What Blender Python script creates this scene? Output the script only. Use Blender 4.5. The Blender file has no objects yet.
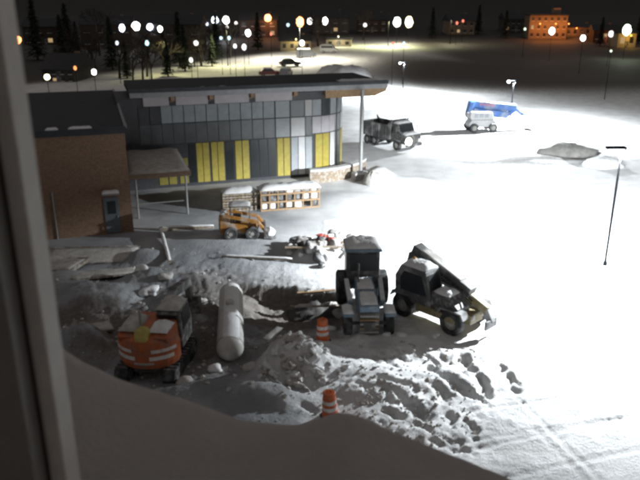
import bpy, math, random
import numpy as np
from mathutils import Vector, Matrix, Euler
R = math.radians
random.seed(7)
SC = bpy.context.scene
COL = SC.collection

# ------------------------------------------------------------------ camera
CAM_H, FPX = 14.0, 686.0
PITCH = math.atan(240 / FPX)
cam_d = bpy.data.cameras.new('camera')
cam_d.sensor_width = 36; cam_d.lens = 36 * FPX / 640
cam_d.clip_start = 0.05; cam_d.clip_end = 4000
cam = bpy.data.objects.new('camera', cam_d); COL.objects.link(cam)
cam.location = (0, 0, CAM_H); cam.rotation_euler = (math.pi / 2 - PITCH, 0, 0)
SC.camera = cam
cam_d.dof.use_dof = True; cam_d.dof.focus_distance = 34; cam_d.dof.aperture_fstop = 5.6

# ------------------------------------------------------------------ night sky, moonless glow, exposure
world = bpy.data.worlds.new('World'); SC.world = world; world.use_nodes = True
wt = world.node_tree; wt.nodes.clear()
wo = wt.nodes.new('ShaderNodeOutputWorld'); wb = wt.nodes.new('ShaderNodeBackground')
sky = wt.nodes.new('ShaderNodeTexSky'); sky.sky_type = 'NISHITA'; sky.sun_disc = False
sky.sun_elevation = R(1.0); sky.sun_rotation = R(200)
wb.inputs['Strength'].default_value = 0.0035
wb2 = wt.nodes.new('ShaderNodeBackground'); wb2.inputs['Color'].default_value = (1.0, 0.945, 0.93, 1)
wb2.inputs['Strength'].default_value = 0.150          # town glow on low cloud, the same all round
wa = wt.nodes.new('ShaderNodeAddShader')
wt.links.new(sky.outputs[0], wb.inputs['Color']); wt.links.new(wb.outputs[0], wa.inputs[0])
wt.links.new(wb2.outputs[0], wa.inputs[1]); wt.links.new(wa.outputs[0], wo.inputs['Surface'])
sun_d = bpy.data.lights.new('sun', 'SUN'); sun_d.energy = 0.02; sun_d.angle = R(12); sun_d.color = (1, .93, .85)
sun = bpy.data.objects.new('sun', sun_d); COL.objects.link(sun); sun.rotation_euler = (R(35), R(10), R(20))
vs = SC.view_settings
vs.view_transform = 'Standard'; vs.look = 'None'; vs.exposure = 0; vs.gamma = 1; vs.use_curve_mapping = False
SC.cycles.filter_width = 3.2                            # a soft webcam lens
SC.cycles.max_bounces = 6; SC.cycles.sample_clamp_indirect = 3

# ------------------------------------------------------------------ pixel (640x480) -> place helpers, used to read distances off the photo
CT, ST = math.cos(PITCH), math.sin(PITCH)
def ray(px, py):
    a, b = (px - 320) / FPX, (240 - py) / FPX
    return Vector((a, CT + b * ST, -ST + b * CT))
def at(px, py, z=0.0):
    d = ray(px, py); t = (z - CAM_H) / d.z
    return Vector((d.x * t, d.y * t, z))
def at_y(px, py, y):
    d = ray(px, py); t = y / d.y
    return Vector((d.x * t, y, CAM_H + d.z * t))

# ------------------------------------------------------------------ numpy noise and the lie of the land
def vnoise(x, y, seed=0):
    xi = np.floor(x).astype(np.int64); yi = np.floor(y).astype(np.int64)
    fx = x - xi; fy = y - yi
    fx = fx * fx * (3 - 2 * fx); fy = fy * fy * (3 - 2 * fy)
    def h(a, b):
        n = (a * 374761393 + b * 668265263 + seed * 974634777) & 0x7fffffff
        n = ((n ^ (n >> 13)) * 1274126177) & 0x7fffffff
        n = (n ^ (n >> 16)) & 0xffff
        return n / 65535.0
    return (h(xi, yi) * (1 - fx) + h(xi + 1, yi) * fx) * (1 - fy) + (h(xi, yi + 1) * (1 - fx) + h(xi + 1, yi + 1) * fx) * fy
def fbm(x, y, oct=4, seed=0):
    s = np.zeros_like(x, dtype=float); a = .5
    for i in range(oct):
        s += a * (vnoise(x, y, seed + i) * 2 - 1); x = x * 2.03 + 7.1; y = y * 2.03 + 3.7; a *= .5
    return s
def sm(e0, e1, v):
    t = np.clip((v - e0) / (e1 - e0), 0, 1); return t * t * (3 - 2 * t)
def G(px, py): p = at(px, py); return p.x, p.y

# mounds: pixel, height, radius x, radius y (metres)
MOUNDS = [(290, 374, 1.15, 1.15, .8), (312, 366, .6, 1.0, .6), (276, 366, .5, .7, .5), (318, 352, .45, .9, .7), (262, 398, .5, 1.3, .6), (350, 372, .3, 1.6, .7), (372, 392, .28, 1.2, .8),
          (235, 385, .3, 1.5, .8), (200, 395, .4, 1.2, .6), (70, 345, .7, 1.8, .8), (100, 340, .5, .8, .8), (95, 300, .6, 2.0, 1.5), (60, 285, .5, 2.0, 1.5),
          (150, 285, .7, 1.3, 1.0), (190, 285, .5, 1.4, .8), (205, 335, .35, .8, 1.0), 
          (322, 255, .6, 1.8, 1.2), (345, 245, .35, 2.0, 1.0), (225, 250, .35, 4.5, 3.0), (400, 345, .18, 1.4, .8), (340, 338, .25, 1.4, .6),
          (505, 365, .15, 1.5, 1.0), (400, 185, .6, 3, 2), (378, 178, .9, 1.2, 1.6), (350, 200, .25, 3, 2), (570, 150, .7, 2.6, 2.2), (605, 162, .5, 1.5, 1.6),
          (540, 160, .35, 4, 2), (410, 380, .2, 1.6, .8), (445, 356, .2, 2.0, .6), (475, 380, .12, 1.6, 1.0), (120, 360, .3, .8, .6),
          (170, 300, .35, .7, .7), (145, 260, .5, 1.0, 1.0)]
# hollows: a capsule between two pixels, depth, half width
RUTS = [((430, 370), (472, 395), .34, .26), ((462, 360), (490, 397), .30, .24), ((432, 387), (449, 397), .30, .26), ((505, 374), (514, 389), .28, .26),
        ((407, 401), (416, 413), .36, .28), ((383, 386), (402, 390), .26, .22), ((384, 395), (400, 398), .26, .2), ((423, 411), (428, 421), .3, .24),
        ((396, 404), (406, 408), .2, .2), ((455, 366), (467, 373), .2, .2), ((499, 370), (497, 386), .2, .2), ((430, 439), (437, 444), .22, .2),
        ((390, 412), (397, 418), .3, .22), ((452, 388), (440, 402), .15, .2), ((415, 425), (428, 432), .16, .2), ((470, 432), (475, 438), .2, .16),
        ((448, 446), (470, 450), .13, .16), ((440, 347), (470, 352), .2, .22), ((352, 386), (366, 392), .2, .2), ((300, 404), (312, 409), .2, .2)]
_r = random.Random(21)
RUTS = [(a, b, d * .55, w * .85) for a, b, d, w in RUTS]
for _ in range(46):
    _x, _y, _l, _a = _r.uniform(372, 482), _r.uniform(348, 445), _r.uniform(3, 15), _r.gauss(.75, .45)
    if _y < 455 - .3 * (525 - _x) + 40 and _y > 340 + .12 * (_x - 375): RUTS.append(((_x, _y), (_x + _l * math.cos(_a), _y + _l * math.sin(_a)), _r.uniform(.04, .10), _r.uniform(.07, .14)))
TRACKS = [((425, 418), (600, 392), .035, .13), ((440, 455), (640, 415), .03, .13), ((520, 400), (600, 480), .025, .12),
          ((480, 372), (640, 352), .04, .2), ((400, 212), (640, 176), .05, .3), ((330, 222), (480, 196), .05, .25)]
PITS = [(200, 350, .35, .8, 1.0), (120, 330, .4, 2.2, 1.6), (60, 318, .4, 2, 1.2)]
def capsule(x, y, a, b):
    ax, ay = a; bx, by = b; dx, dy = bx - ax, by - ay
    t = np.clip(((x - ax) * dx + (y - ay) * dy) / (dx * dx + dy * dy), 0, 1)
    return np.hypot(x - ax - t * dx, y - ay - t * dy)
CHX, CHY = G(395, 400)
LX, LY = G(170, 320)
def land(x, y):
    """height and ground tones (soil, greying, woods, painted shade) at arrays of points"""
    x = np.asarray(x, float); y = np.asarray(y, float)
    z = np.zeros_like(x); near = sm(95, 60, y)
    wx = x + .35 * fbm(x * .9, y * .9, 3, 40); wy = y + .35 * fbm(x * .9, y * .9, 3, 50)
    rough = np.exp(-(((x - CHX) / 7.5) ** 2 + ((y - CHY) / 6.5) ** 2) ** 1.2)
    left = np.exp(-(((x - LX) / 8) ** 2 + ((y - LY) / 7) ** 2) ** 1.5)
    for px, py, h, rx, ry in MOUNDS:
        mx, my = G(px, py)
        z += h * np.exp(-(((wx - mx) / rx) ** 2 + ((wy - my) / ry) ** 2) ** 1.4)
    for px, py, h, rx, ry in PITS:
        mx, my = G(px, py)
        z -= h * np.exp(-(((wx - mx) / rx) ** 2 + ((wy - my) / ry) ** 2) ** 2.0)
    ye = 32.6 - .10 * (wx + 3) + .35 * fbm(x * 1.3, y * 1.3, 3, 61)
    cut = sm(ye + .08, ye - .30, y) * sm(-5.6, -2.2, wx) * sm(1.7, .7, wx) * sm(26.0, 28.6, wy)
    z -= 1.0 * cut
    for a, b, dep, w in RUTS:
        d = capsule(x + .30 * fbm(x * 2.3, y * 2.3, 4, 9), y + .30 * fbm(x * 2.3, y * 2.3, 4, 19), G(*a), G(*b))
        z += -dep * np.exp(-(d / w) ** 2.2) + .22 * dep * np.exp(-((d - w * 1.6) / (.5 * w)) ** 2)
    hx, hy = G(294, 372); hp = np.exp(-(((x - hx) / 1.6) ** 2 + ((y - hy) / 1.2) ** 2) ** 2)
    z += hp * (.22 * np.abs(fbm(x * 2.2, y * 2.2, 4, 141)) + .12 * np.abs(fbm(x * 6, y * 6, 3, 142)) - .06)
    for a, b, dep, w in TRACKS:
        for off in (0, 1):
            d = capsule(x, y + off * 1.7, G(*a), G(*b))
            z += (-dep * np.exp(-(d / w) ** 4) + .4 * dep * np.exp(-((d - w * 1.6) / (.5 * w)) ** 2)) * (1 if off == 0 else .7)
    z += near * (rough * (.10 * fbm(x * 1.1, y * 1.1, 5, 1) + .06 * np.abs(fbm(x * 3.1, y * 3.1, 4, 3)) + .05 * np.abs(fbm(x * 7.5, y * 7.5, 3, 33))) + left * (.34 * fbm(x * .8, y * .8, 5, 6) + .18 * np.abs(fbm(x * 2.6, y * 2.6, 4, 13)) + .09 * np.abs(fbm(x * 6.8, y * 6.8, 3, 43))))
    z += near * .03 * fbm(x * .7, y * .7, 4, 23)
    z += sm(60, 110, y) * .25 * fbm(x * .08, y * .08, 3, 70)
    z += np.maximum(0, y - 250) * .055 + np.maximum(0, y - 380) * .22 + sm(250, 420, y) * 3 * fbm(x * .012, y * .012, 3, 31)
    dirt_shade = left * sm(-.22, .14, fbm(x * .55, y * .55, 5, 17) - .35 * np.minimum(z, .6) + .14) * .80
    for px, py, h, rx, ry in PITS:
        mx, my = G(px, py)
        dirt_shade = np.maximum(dirt_shade, .95 * np.exp(-(((wx - mx) / (rx * .95)) ** 2 + ((wy - my) / (ry * .95)) ** 2) ** 3.0))
    dirt_shade = np.maximum(dirt_shade, .97 * sm(.0, .15, cut) * sm(29.2, 30.6, y) + .45 * cut)
    tx, ty = G(368, 318)
    dirt_shade = np.maximum(dirt_shade, .55 * np.exp(-(((x - tx) / 3.2) ** 2 + ((y - ty) / 2.2) ** 2)) * sm(-.3, .3, fbm(x * 1.4, y * 1.4, 4, 77)))  # tractor's cast shade painted in with the trampled soil
    rx_, ry_ = G(545, 160)
    dirt_shade = np.maximum(dirt_shade, .9 * np.exp(-(((x - rx_) / 9) ** 2 + ((y - ry_ - .05 * (x - rx_)) / 2.4) ** 2) ** 2) * sm(-.35, .2, fbm(x * .35, y * .9, 4, 78)))
    dirt_shade = dirt_shade * (1 - .9 * hp)
    dirt_shade = np.maximum(dirt_shade, rough * .22 * sm(.05, .35, fbm(x * .9, y * .9, 5, 57)))
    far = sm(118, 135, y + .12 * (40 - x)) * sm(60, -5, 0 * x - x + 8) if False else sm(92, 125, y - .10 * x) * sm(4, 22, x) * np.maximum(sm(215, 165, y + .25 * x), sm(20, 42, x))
    dirt_shade = np.maximum(dirt_shade, .92 * far)  # unlit far field, its darkness painted into the ground colour
    dirt_shade = np.maximum(dirt_shade, sm(-8, 14, y - (138 + 1.93 * (x + 43)) + 10 * fbm(x * .06, y * .06, 3, 97)) * sm(14, 2, x) * sm(95, 115, y))  # dark beyond the lamplit strip, painted into the ground
    dirt_shade = np.maximum(dirt_shade, sm(225, 300, y + .12 * x) * (.9 + .5 * fbm(x * .05, y * .05, 3, 81)))
    px_, py_ = G(288, 296)
    dirt_shade = np.maximum(dirt_shade, .35 * np.exp(-(((wx - px_) / 2.9) ** 2 + ((wy - py_) / 3.4) ** 2) ** 2.5) * sm(-.45, .1, fbm(x * .9, y * .9, 4, 91)))
    grime_dim = sm(4.5, -4.0, x + .02 * (y - 30) + 1.2 * fbm(x * .4, y * .4, 4, 92)) * sm(56, 49, y) * (.88 + .4 * fbm(x * .5, y * .5, 4, 93)) + .45 * rough * sm(-.2, .4, fbm(x * .8, y * .8, 4, 94))  # left yard's dimness painted as greyer snow; dirty patches where churned
    wood_unlit = np.maximum(sm(225, 290, y + .12 * x), .6 * far)  # dark woods on the hill, plus painted dark of the unlit field
    wood_unlit = np.maximum(wood_unlit, .8 * sm(-8, 14, y - (138 + 1.93 * (x + 43))) * sm(14, 2, x) * sm(95, 115, y))  # painted dark past the lamplit strip, as above
    return z, np.clip(dirt_shade, 0, 1), np.clip(grime_dim * (1 - hp), 0, 1), wood_unlit
def gz(x, y): return float(land(np.array([x]), np.array([y]))[0][0])
def onland(px, py):
    p = at(px, py); return Vector((p.x, p.y, gz(p.x, p.y)))

# ------------------------------------------------------------------ materials
MATS = {}
def mat(name, col, rough=.6, metal=0., var=.25, scale=6., bump=.0, bscale=30., dirt_shade=None, dirt_amt=.0, coord='Object', spec=.4):
    if name in MATS: return MATS[name]
    m = bpy.data.materials.new(name); m.use_nodes = True; nt = m.node_tree; N = nt.nodes; L = nt.links
    b = N['Principled BSDF']; b.inputs['Roughness'].default_value = rough; b.inputs['Metallic'].default_value = metal
    b.inputs['Specular IOR Level'].default_value = spec
    tc = N.new('ShaderNodeTexCoord'); no = N.new('ShaderNodeTexNoise')
    no.inputs['Scale'].default_value = scale; no.inputs['Detail'].default_value = 6; no.inputs['Roughness'].default_value = .65
    L.new(tc.outputs[coord], no.inputs['Vector'])
    ra = N.new('ShaderNodeValToRGB'); ra.color_ramp.elements[0].position = .3; ra.color_ramp.elements[1].position = .72
    c = Vector(col); lo = c * (1 - var); hi = c * (1 + var * .6)
    ra.color_ramp.elements[0].color = (*lo, 1); ra.color_ramp.elements[1].color = (*[min(.9, v) for v in hi], 1)
    L.new(no.outputs['Fac'], ra.inputs['Fac']); out = ra.outputs[0]
    if dirt_shade:
        n2 = N.new('ShaderNodeTexNoise'); n2.inputs['Scale'].default_value = scale * .6; n2.inputs['Detail'].default_value = 8
        mp = N.new('ShaderNodeMapping'); mp.inputs['Location'].default_value = (3, 7, 1); L.new(tc.outputs[coord], mp.inputs['Vector']); L.new(mp.outputs[0], n2.inputs['Vector'])
        r2 = N.new('ShaderNodeValToRGB'); r2.color_ramp.elements[0].position = .48; r2.color_ramp.elements[1].position = .66
        r2.color_ramp.elements[1].color = (dirt_amt,) * 3 + (1,); L.new(n2.outputs['Fac'], r2.inputs['Fac'])
        mx = N.new('ShaderNodeMix'); mx.data_type = 'RGBA'; L.new(r2.outputs[0], mx.inputs['Factor']); L.new(out, mx.inputs['A']); mx.inputs['B'].default_value = (*dirt_shade, 1)
        out = mx.outputs['Result']
    L.new(out, b.inputs['Base Color'])
    if bump:
        n3 = N.new('ShaderNodeTexNoise'); n3.inputs['Scale'].default_value = bscale; n3.inputs['Detail'].default_value = 5; L.new(tc.outputs[coord], n3.inputs['Vector'])
        bp = N.new('ShaderNodeBump'); bp.inputs['Strength'].default_value = bump; bp.inputs['Distance'].default_value = .05
        L.new(n3.outputs['Fac'], bp.inputs['Height']); L.new(bp.outputs[0], b.inputs['Normal'])
    MATS[name] = m; return m
def glow(name, col, strength):
    if name in MATS: return MATS[name]
    m = bpy.data.materials.new(name); m.use_nodes = True; nt = m.node_tree; nt.nodes.clear()
    o = nt.nodes.new('ShaderNodeOutputMaterial'); e = nt.nodes.new('ShaderNodeEmission'); e.inputs[0].default_value = (*col, 1); e.inputs[1].default_value = strength
    nt.links.new(e.outputs[0], o.inputs[0]); m.cycles.emission_sampling = 'NONE'; MATS[name] = m; return m
def ground_mat():
    m = bpy.data.materials.new('trampled_snow'); m.use_nodes = True; nt = m.node_tree; N = nt.nodes; L = nt.links
    b = N['Principled BSDF']; b.inputs['Roughness'].default_value = .75; b.inputs['Specular IOR Level'].default_value = .25
    tc = N.new('ShaderNodeTexCoord')
    def noise(s, d=6, r=.6):
        n = N.new('ShaderNodeTexNoise'); n.inputs['Scale'].default_value = s; n.inputs['Detail'].default_value = d; n.inputs['Roughness'].default_value = r
        L.new(tc.outputs['Object'], n.inputs['Vector']); return n
    n1 = noise(.6, 8); r1 = N.new('ShaderNodeValToRGB'); r1.color_ramp.elements[0].position = .3; r1.color_ramp.elements[1].position = .6
    r1.color_ramp.elements[0].color = (.62, .61, .60, 1); r1.color_ramp.elements[1].color = (.80, .80, .80, 1); L.new(n1.outputs['Fac'], r1.inputs['Fac'])
    n2 = noise(5, 8, .7); r2 = N.new('ShaderNodeValToRGB'); r2.color_ramp.elements[0].color = (.06, .052, .046, 1); r2.color_ramp.elements[1].color = (.26, .235, .215, 1); L.new(n2.outputs['Fac'], r2.inputs['Fac'])
    at_ = N.new('ShaderNodeAttribute'); at_.attribute_name = 'dirt_shade'
    n3 = noise(2.2, 8, .75)
    ma = N.new('ShaderNodeMath'); ma.operation = 'MULTIPLY_ADD'; L.new(n3.outputs['Fac'], ma.inputs[0]); ma.inputs[1].default_value = .9; ma.inputs[2].default_value = -.45
    ad = N.new('ShaderNodeMath'); ad.operation = 'ADD'; L.new(at_.outputs['Fac'], ad.inputs[0]); L.new(ma.outputs[0], ad.inputs[1])
    r3 = N.new('ShaderNodeValToRGB'); r3.color_ramp.elements[0].position = .22; r3.color_ramp.elements[1].position = .8; L.new(ad.outputs[0], r3.inputs['Fac'])
    mx = N.new('ShaderNodeMix'); mx.data_type = 'RGBA'; L.new(r3.outputs[0], mx.inputs['Factor'])
    ag = N.new('ShaderNodeAttribute'); ag.attribute_name = 'grime_dim'
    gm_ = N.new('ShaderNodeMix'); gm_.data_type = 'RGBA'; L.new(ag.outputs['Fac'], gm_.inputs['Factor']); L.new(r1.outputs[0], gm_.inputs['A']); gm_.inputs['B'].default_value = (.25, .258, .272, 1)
    L.new(gm_.outputs['Result'], mx.inputs['A']); L.new(r2.outputs[0], mx.inputs['B'])
    aw = N.new('ShaderNodeAttribute'); aw.attribute_name = 'wood_unlit'
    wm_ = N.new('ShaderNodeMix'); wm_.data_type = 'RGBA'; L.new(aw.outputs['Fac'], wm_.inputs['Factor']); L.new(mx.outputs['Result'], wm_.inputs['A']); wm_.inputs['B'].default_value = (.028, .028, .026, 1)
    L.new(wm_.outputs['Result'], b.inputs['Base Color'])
    n4 = noise(9, 6, .7); bp = N.new('ShaderNodeBump'); bp.inputs['Strength'].default_value = .8; bp.inputs['Distance'].default_value = .09
    L.new(n4.outputs['Fac'], bp.inputs['Height']); L.new(bp.outputs[0], b.inputs['Normal'])
    return m
M_SNOW = mat('snow_layer', (.74, .74, .74), .8, var=.12, scale=3, bump=.5, bscale=14, spec=.2)
M_DSNOW = mat('dirty_snow', (.48, .46, .43), .85, var=.35, scale=2.5, bump=.6, bscale=9, spec=.2)
M_BRICK = mat('brown_brick', (.23, .145, .095), .85, var=.35, scale=9, bump=.3, bscale=40)
M_ROOF = mat('roof_membrane', (.035, .037, .042), .8, var=.3, scale=1.5)
M_FASCIA = mat('fascia_metal', (.30, .30, .31), .5, .3, var=.2, scale=2)
M_WOOD = mat('timber', (.34, .22, .12), .7, var=.35, scale=7, bump=.2)
M_OLDWOOD = mat('weathered_timber', (.30, .23, .16), .8, var=.4, scale=8, bump=.3, dirt_shade=(.5, .5, .5), dirt_amt=.6)
M_PLY = mat('formwork_plywood', (.20, .17, .14), .8, var=.4, scale=4, dirt_shade=(.55, .55, .55), dirt_amt=.8)
M_YEL = mat('yellow_panel', (.46, .37, .07), .55, var=.18, scale=3)
M_GREYP = mat('grey_panel', (.42, .45, .47), .5, var=.15, scale=2)
M_LIGHTP = mat('pale_panel', (.74, .74, .75), .5, var=.12, scale=2)
M_LILAC = mat('lilac_grey_panel', (.62, .59, .62), .5, var=.12, scale=2)
M_BLUEP = mat('blue_grey_panel', (.40, .435, .46), .5, var=.18, scale=1.6)
M_MULL = mat('dark_wall', (.06, .06, .065), .6, var=.3, scale=3)
M_GLASS = mat('dark_glass', (.022, .025, .028), .32, var=.3, scale=1.2, spec=.5)
M_STEEL = mat('galvanised_steel', (.38, .38, .38), .45, .6, var=.2, scale=8)
M_POLE = mat('pole_paint', (.007, .007, .008), .95, .0, spec=.05, var=.2, scale=5)
M_DARK = mat('dark_machine_paint', (.11, .108, .105), .6, .05, var=.35, scale=2.2, dirt_shade=(.45, .45, .455), dirt_amt=.65)
M_GRIME = mat('grimy_metal', (.12, .115, .11), .6, .4, var=.4, scale=7, dirt_shade=(.5, .5, .5), dirt_amt=.5)
M_RUB = mat('rubber', (.028, .028, .029), .85, var=.4, scale=4, dirt_shade=(.2, .2, .2), dirt_amt=.5)
M_HUB = mat('hub_paint', (.42, .41, .38), .55, .2, var=.3, scale=8)
M_BLUE = mat('dusty_blue_paint', (.20, .29, .38), .5, .1, var=.3, scale=5, dirt_shade=(.45, .46, .48), dirt_amt=.6)
M_BBLUE = mat('bright_blue_paint', (.10, .22, .55), .5, .05, var=.35, scale=1.5, dirt_shade=(.5, .53, .58), dirt_amt=.75)
M_DYEL = mat('dull_yellow_paint', (.27, .22, .11), .55, .1, var=.4, scale=6, dirt_shade=(.3, .28, .24), dirt_amt=.7)
M_ORG = mat('orange_machine_paint', (.46, .12, .04), .5, .05, var=.25, scale=5, dirt_shade=(.2, .15, .12), dirt_amt=.6)
M_AMB = mat('amber_machine_paint', (.42, .19, .035), .55, .05, var=.35, scale=3, dirt_shade=(.55, .53, .5), dirt_amt=.7)
M_PYEL = mat('pale_yellow_plastic', (.50, .42, .12), .6, var=.2, scale=5)
M_BARREL = mat('orange_plastic', (.62, .13, .03), .55, var=.2, scale=7, dirt_shade=(.3, .2, .15), dirt_amt=.4)
M_WHITE = mat('reflective_white', (.70, .68, .66), .5, var=.2, scale=8, dirt_shade=(.3, .25, .2), dirt_amt=.5)
M_TANK = mat('tank_paint', (.52, .51, .48), .5, .0, var=.12, scale=2.5, dirt_shade=(.36, .34, .31), dirt_amt=.5)
M_CONC = mat('concrete', (.30, .29, .28), .85, var=.25, scale=5, bump=.3, dirt_shade=(.55, .55, .55), dirt_amt=.4)
M_RUBBLE = mat('rubble_stone', (.22, .20, .185), .9, var=.5, scale=3, bump=.4, dirt_shade=(.62, .62, .62), dirt_amt=.9)
M_RED = mat('red_plastic', (.42, .07, .05), .6, var=.3, scale=6)
M_CAR = [mat('car_paint_dark', (.05, .055, .065), .35, .3), mat('car_paint_red', (.22, .06, .05), .35, .2), mat('car_paint_silver', (.38, .39, .4), .35, .4), mat('car_paint_white', (.68, .68, .68), .4)]
M_BARK = mat('bark', (.055, .045, .038), .9, var=.4, scale=12)
M_PINE = mat('conifer_needles', (.022, .035, .022), .85, var=.5, scale=4)
M_HOUSE = [mat('house_wall_tan', (.20, .155, .11), .8, var=.2), mat('house_wall_grey', (.07, .068, .066), .8, var=.2), mat('house_wall_cream', (.36, .31, .22), .8, var=.2), mat('house_wall_brown', (.05, .036, .028), .8, var=.3)]
M_JAMB = mat('window_jamb_paint', (.74, .69, .63), .6, var=.1, scale=20)
M_GASK = mat('window_gasket', (.05, .045, .042), .7, var=.2, scale=20)
M_JAMB2 = mat('window_inner_paint', (.26, .24, .22), .6, var=.1, scale=20)

# ------------------------------------------------------------------ mesh builder
class MB:
    def __init__(s): s.v = []; s.f = []
    def add(s, vs, fs):
        o = len(s.v); s.v += [tuple(v) for v in vs]; s.f += [tuple(i + o for i in f) for f in fs]; return s
    def box(s, c, d, rot=None):
        c = Vector(c); h = Vector(d) / 2
        vs = [Vector((x, y, z)) for x in (-h.x, h.x) for y in (-h.y, h.y) for z in (-h.z, h.z)]
        if rot is not None: M = Euler(rot).to_matrix(); vs = [M @ v for v in vs]
        return s.add([c + v for v in vs], [(0, 1, 3, 2), (4, 6, 7, 5), (0, 4, 5, 1), (2, 3, 7, 6), (0, 2, 6, 4), (1, 5, 7, 3)])
    def bar(s, a, b, w, h, up=(0, 0, 1)):
        a = Vector(a); b = Vector(b); d = (b - a).normalized(); u = Vector(up)
        if abs(d.dot(u)) > .98: u = Vector((0, 1, 0))
        r = d.cross(u).normalized(); u = r.cross(d)
        vs = [p + r * (sx * w / 2) + u * (sy * h / 2) for p in (a, b) for sx, sy in ((-1, -1), (1, -1), (1, 1), (-1, 1))]
        return s.add(vs, [(3, 2, 1, 0), (4, 5, 6, 7), (0, 1, 5, 4), (1, 2, 6, 5), (2, 3, 7, 6), (3, 0, 4, 7)])
    def tube(s, a, b, r0, r1=None, n=10, caps=True):
        if r1 is None: r1 = r0
        a = Vector(a); b = Vector(b); d = (b - a).normalized(); u = Vector((0, 0, 1)) if abs(d.z) < .9 else Vector((1, 0, 0))
        x = d.cross(u).normalized(); y = d.cross(x)
        vs = [p + (x * math.cos(t) + y * math.sin(t)) * r for p, r in ((a, r0), (b, r1)) for t in [2 * math.pi * k / n for k in range(n)]]
        fs = [(k, (k + 1) % n, n + (k + 1) % n, n + k) for k in range(n)]
        if caps: fs += [tuple(range(n - 1, -1, -1)), tuple(range(n, 2 * n))]
        return s.add(vs, fs)
    def lathe(s, prof, c=(0, 0, 0), n=20, axis='z'):
        c = Vector(c); vs = []; fs = []; k = len(prof)
        for i in range(n):
            t = 2 * math.pi * i / n
            for r, z in prof:
                p = (r * math.cos(t), r * math.sin(t), z)
                if axis == 'y': p = (p[0], p[2], p[1])
                if axis == 'x': p = (p[2], p[0], p[1])
                vs.append(c + Vector(p))
        for i in range(n):
            for j in range(k - 1):
                a, b = i * k + j, ((i + 1) % n) * k + j
                fs.append((a, b, b + 1, a + 1))
        return s.add(vs, fs)
    def prism(s, pts, y0, y1):          # outline in x-z, thickness along y
        n = len(pts); vs = [(x, y0, z) for x, z in pts] + [(x, y1, z) for x, z in pts]
        return s.add(vs, [tuple(range(n)), tuple(range(2 * n - 1, n - 1, -1))] + [(i, i + n, (i + 1) % n + n, (i + 1) % n) for i in range(n)])
    def slab(s, pts, z0, z1):           # outline in x-y, thickness along z
        n = len(pts); vs = [(x, y, z0) for x, y in pts] + [(x, y, z1) for x, y in pts]
        return s.add(vs, [tuple(range(n - 1, -1, -1)), tuple(range(n, 2 * n))] + [(i, (i + 1) % n, (i + 1) % n + n, i + n) for i in range(n)])
    def lump(s, c, r, seed=0, n=10, m=6, rough=.25, flat=False):   # uneven rounded chunk
        rnd = random.Random(seed); c = Vector(c); vs = []; fs = []
        for j in range(m + 1):
            ph = math.pi * j / m
            for i in range(n):
                t = 2 * math.pi * i / n; q = 1 + rough * (rnd.random() * 2 - 1)
                z = math.cos(ph) * q
                if flat and z < 0: z *= .25
                vs.append(c + Vector((r[0] * math.sin(ph) * math.cos(t) * q, r[1] * math.sin(ph) * math.sin(t) * q, r[2] * z)))
        for j in range(m):
            for i in range(n): fs.append((j * n + i, (j + 1) * n + i, (j + 1) * n + (i + 1) % n, j * n + (i + 1) % n))
        return s.add(vs, fs)
    def block(s, r, seed=0, n=14, m=9, p=4.0, rough=.10):           # worn block: between a box and a ball, uneven
        rnd = random.Random(seed); vs = []; fs = []; k = [Vector((rnd.gauss(0, 1), rnd.gauss(0, 1), rnd.gauss(0, 1))).normalized() for _ in range(9)]; am = [rnd.uniform(-1, .6) for _ in k]
        for j in range(m + 1):
            ph = math.pi * j / m
            for i in range(n):
                t = 2 * math.pi * i / n; d = Vector((math.sin(ph) * math.cos(t), math.sin(ph) * math.sin(t), math.cos(ph)))
                q = (abs(d.x) ** p + abs(d.y) ** p + abs(d.z) ** p) ** (-1 / p) * .85
                q *= 1 + rough * 2.2 * sum(a * max(0, d.dot(v)) ** 6 for a, v in zip(am, k)) + rough * .35 * (rnd.random() - .5)
                vs.append((d.x * r[0] * q, d.y * r[1] * q, d.z * r[2] * q))
        for j in range(m):
            for i in range(n): fs.append((j * n + i, (j + 1) * n + i, (j + 1) * n + (i + 1) % n, j * n + (i + 1) % n))
        return s.add(vs, fs)
    def snow(s, x0, x1, y0, y1, z, h, seed=0, n=9):               # pillow of snow on a flat top (closed)
        rnd = random.Random(seed); vs = []; fs = []; ny = max(3, int(n * min(1.5, (y1 - y0) / max(.01, x1 - x0))) + 2); nx = n
        for j in range(ny + 1):
            for i in range(nx + 1):
                a, b = i / nx, j / ny; e = min(a, 1 - a, 1.0) * (x1 - x0); g = min(b, 1 - b) * (y1 - y0)
                k = min(1, e / (h * 1.3 + 1e-6)) ** .5 * min(1, g / (h * 1.3 + 1e-6)) ** .5
                vs.append((x0 + a * (x1 - x0) + (rnd.random() - .5) * .06 * (1 if 0 < i < nx else .5), y0 + b * (y1 - y0) + (rnd.random() - .5) * .06 * (1 if 0 < j < ny else .5), z + .012 + k * h * (.7 + .5 * rnd.random())))
        o = len(vs)
        vs += [(v[0], v[1], z) for v in vs]
        W = nx + 1
        for j in range(ny):
            for i in range(nx):
                a = j * W + i; fs.append((a, a + 1, a + W + 1, a + W)); fs.append((o + a, o + a + W, o + a + W + 1, o + a + 1))
        rim = [i for i in range(W)] + [j * W + nx for j in range(1, ny + 1)] + [ny * W + i for i in range(nx - 1, -1, -1)] + [j * W for j in range(ny - 1, 0, -1)]
        for q in range(len(rim)):
            a, b = rim[q], rim[(q + 1) % len(rim)]; fs.append((a, o + a, o + b, b))
        return s.add(vs, fs)
    def mesh(s, name, m, smooth=False):
        me = bpy.data.meshes.new(name); me.from_pydata(s.v, [], s.f); me.materials.append(m)
        if smooth: me.polygons.foreach_set('use_smooth', [True] * len(me.polygons))
        me.update(); return me
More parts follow.
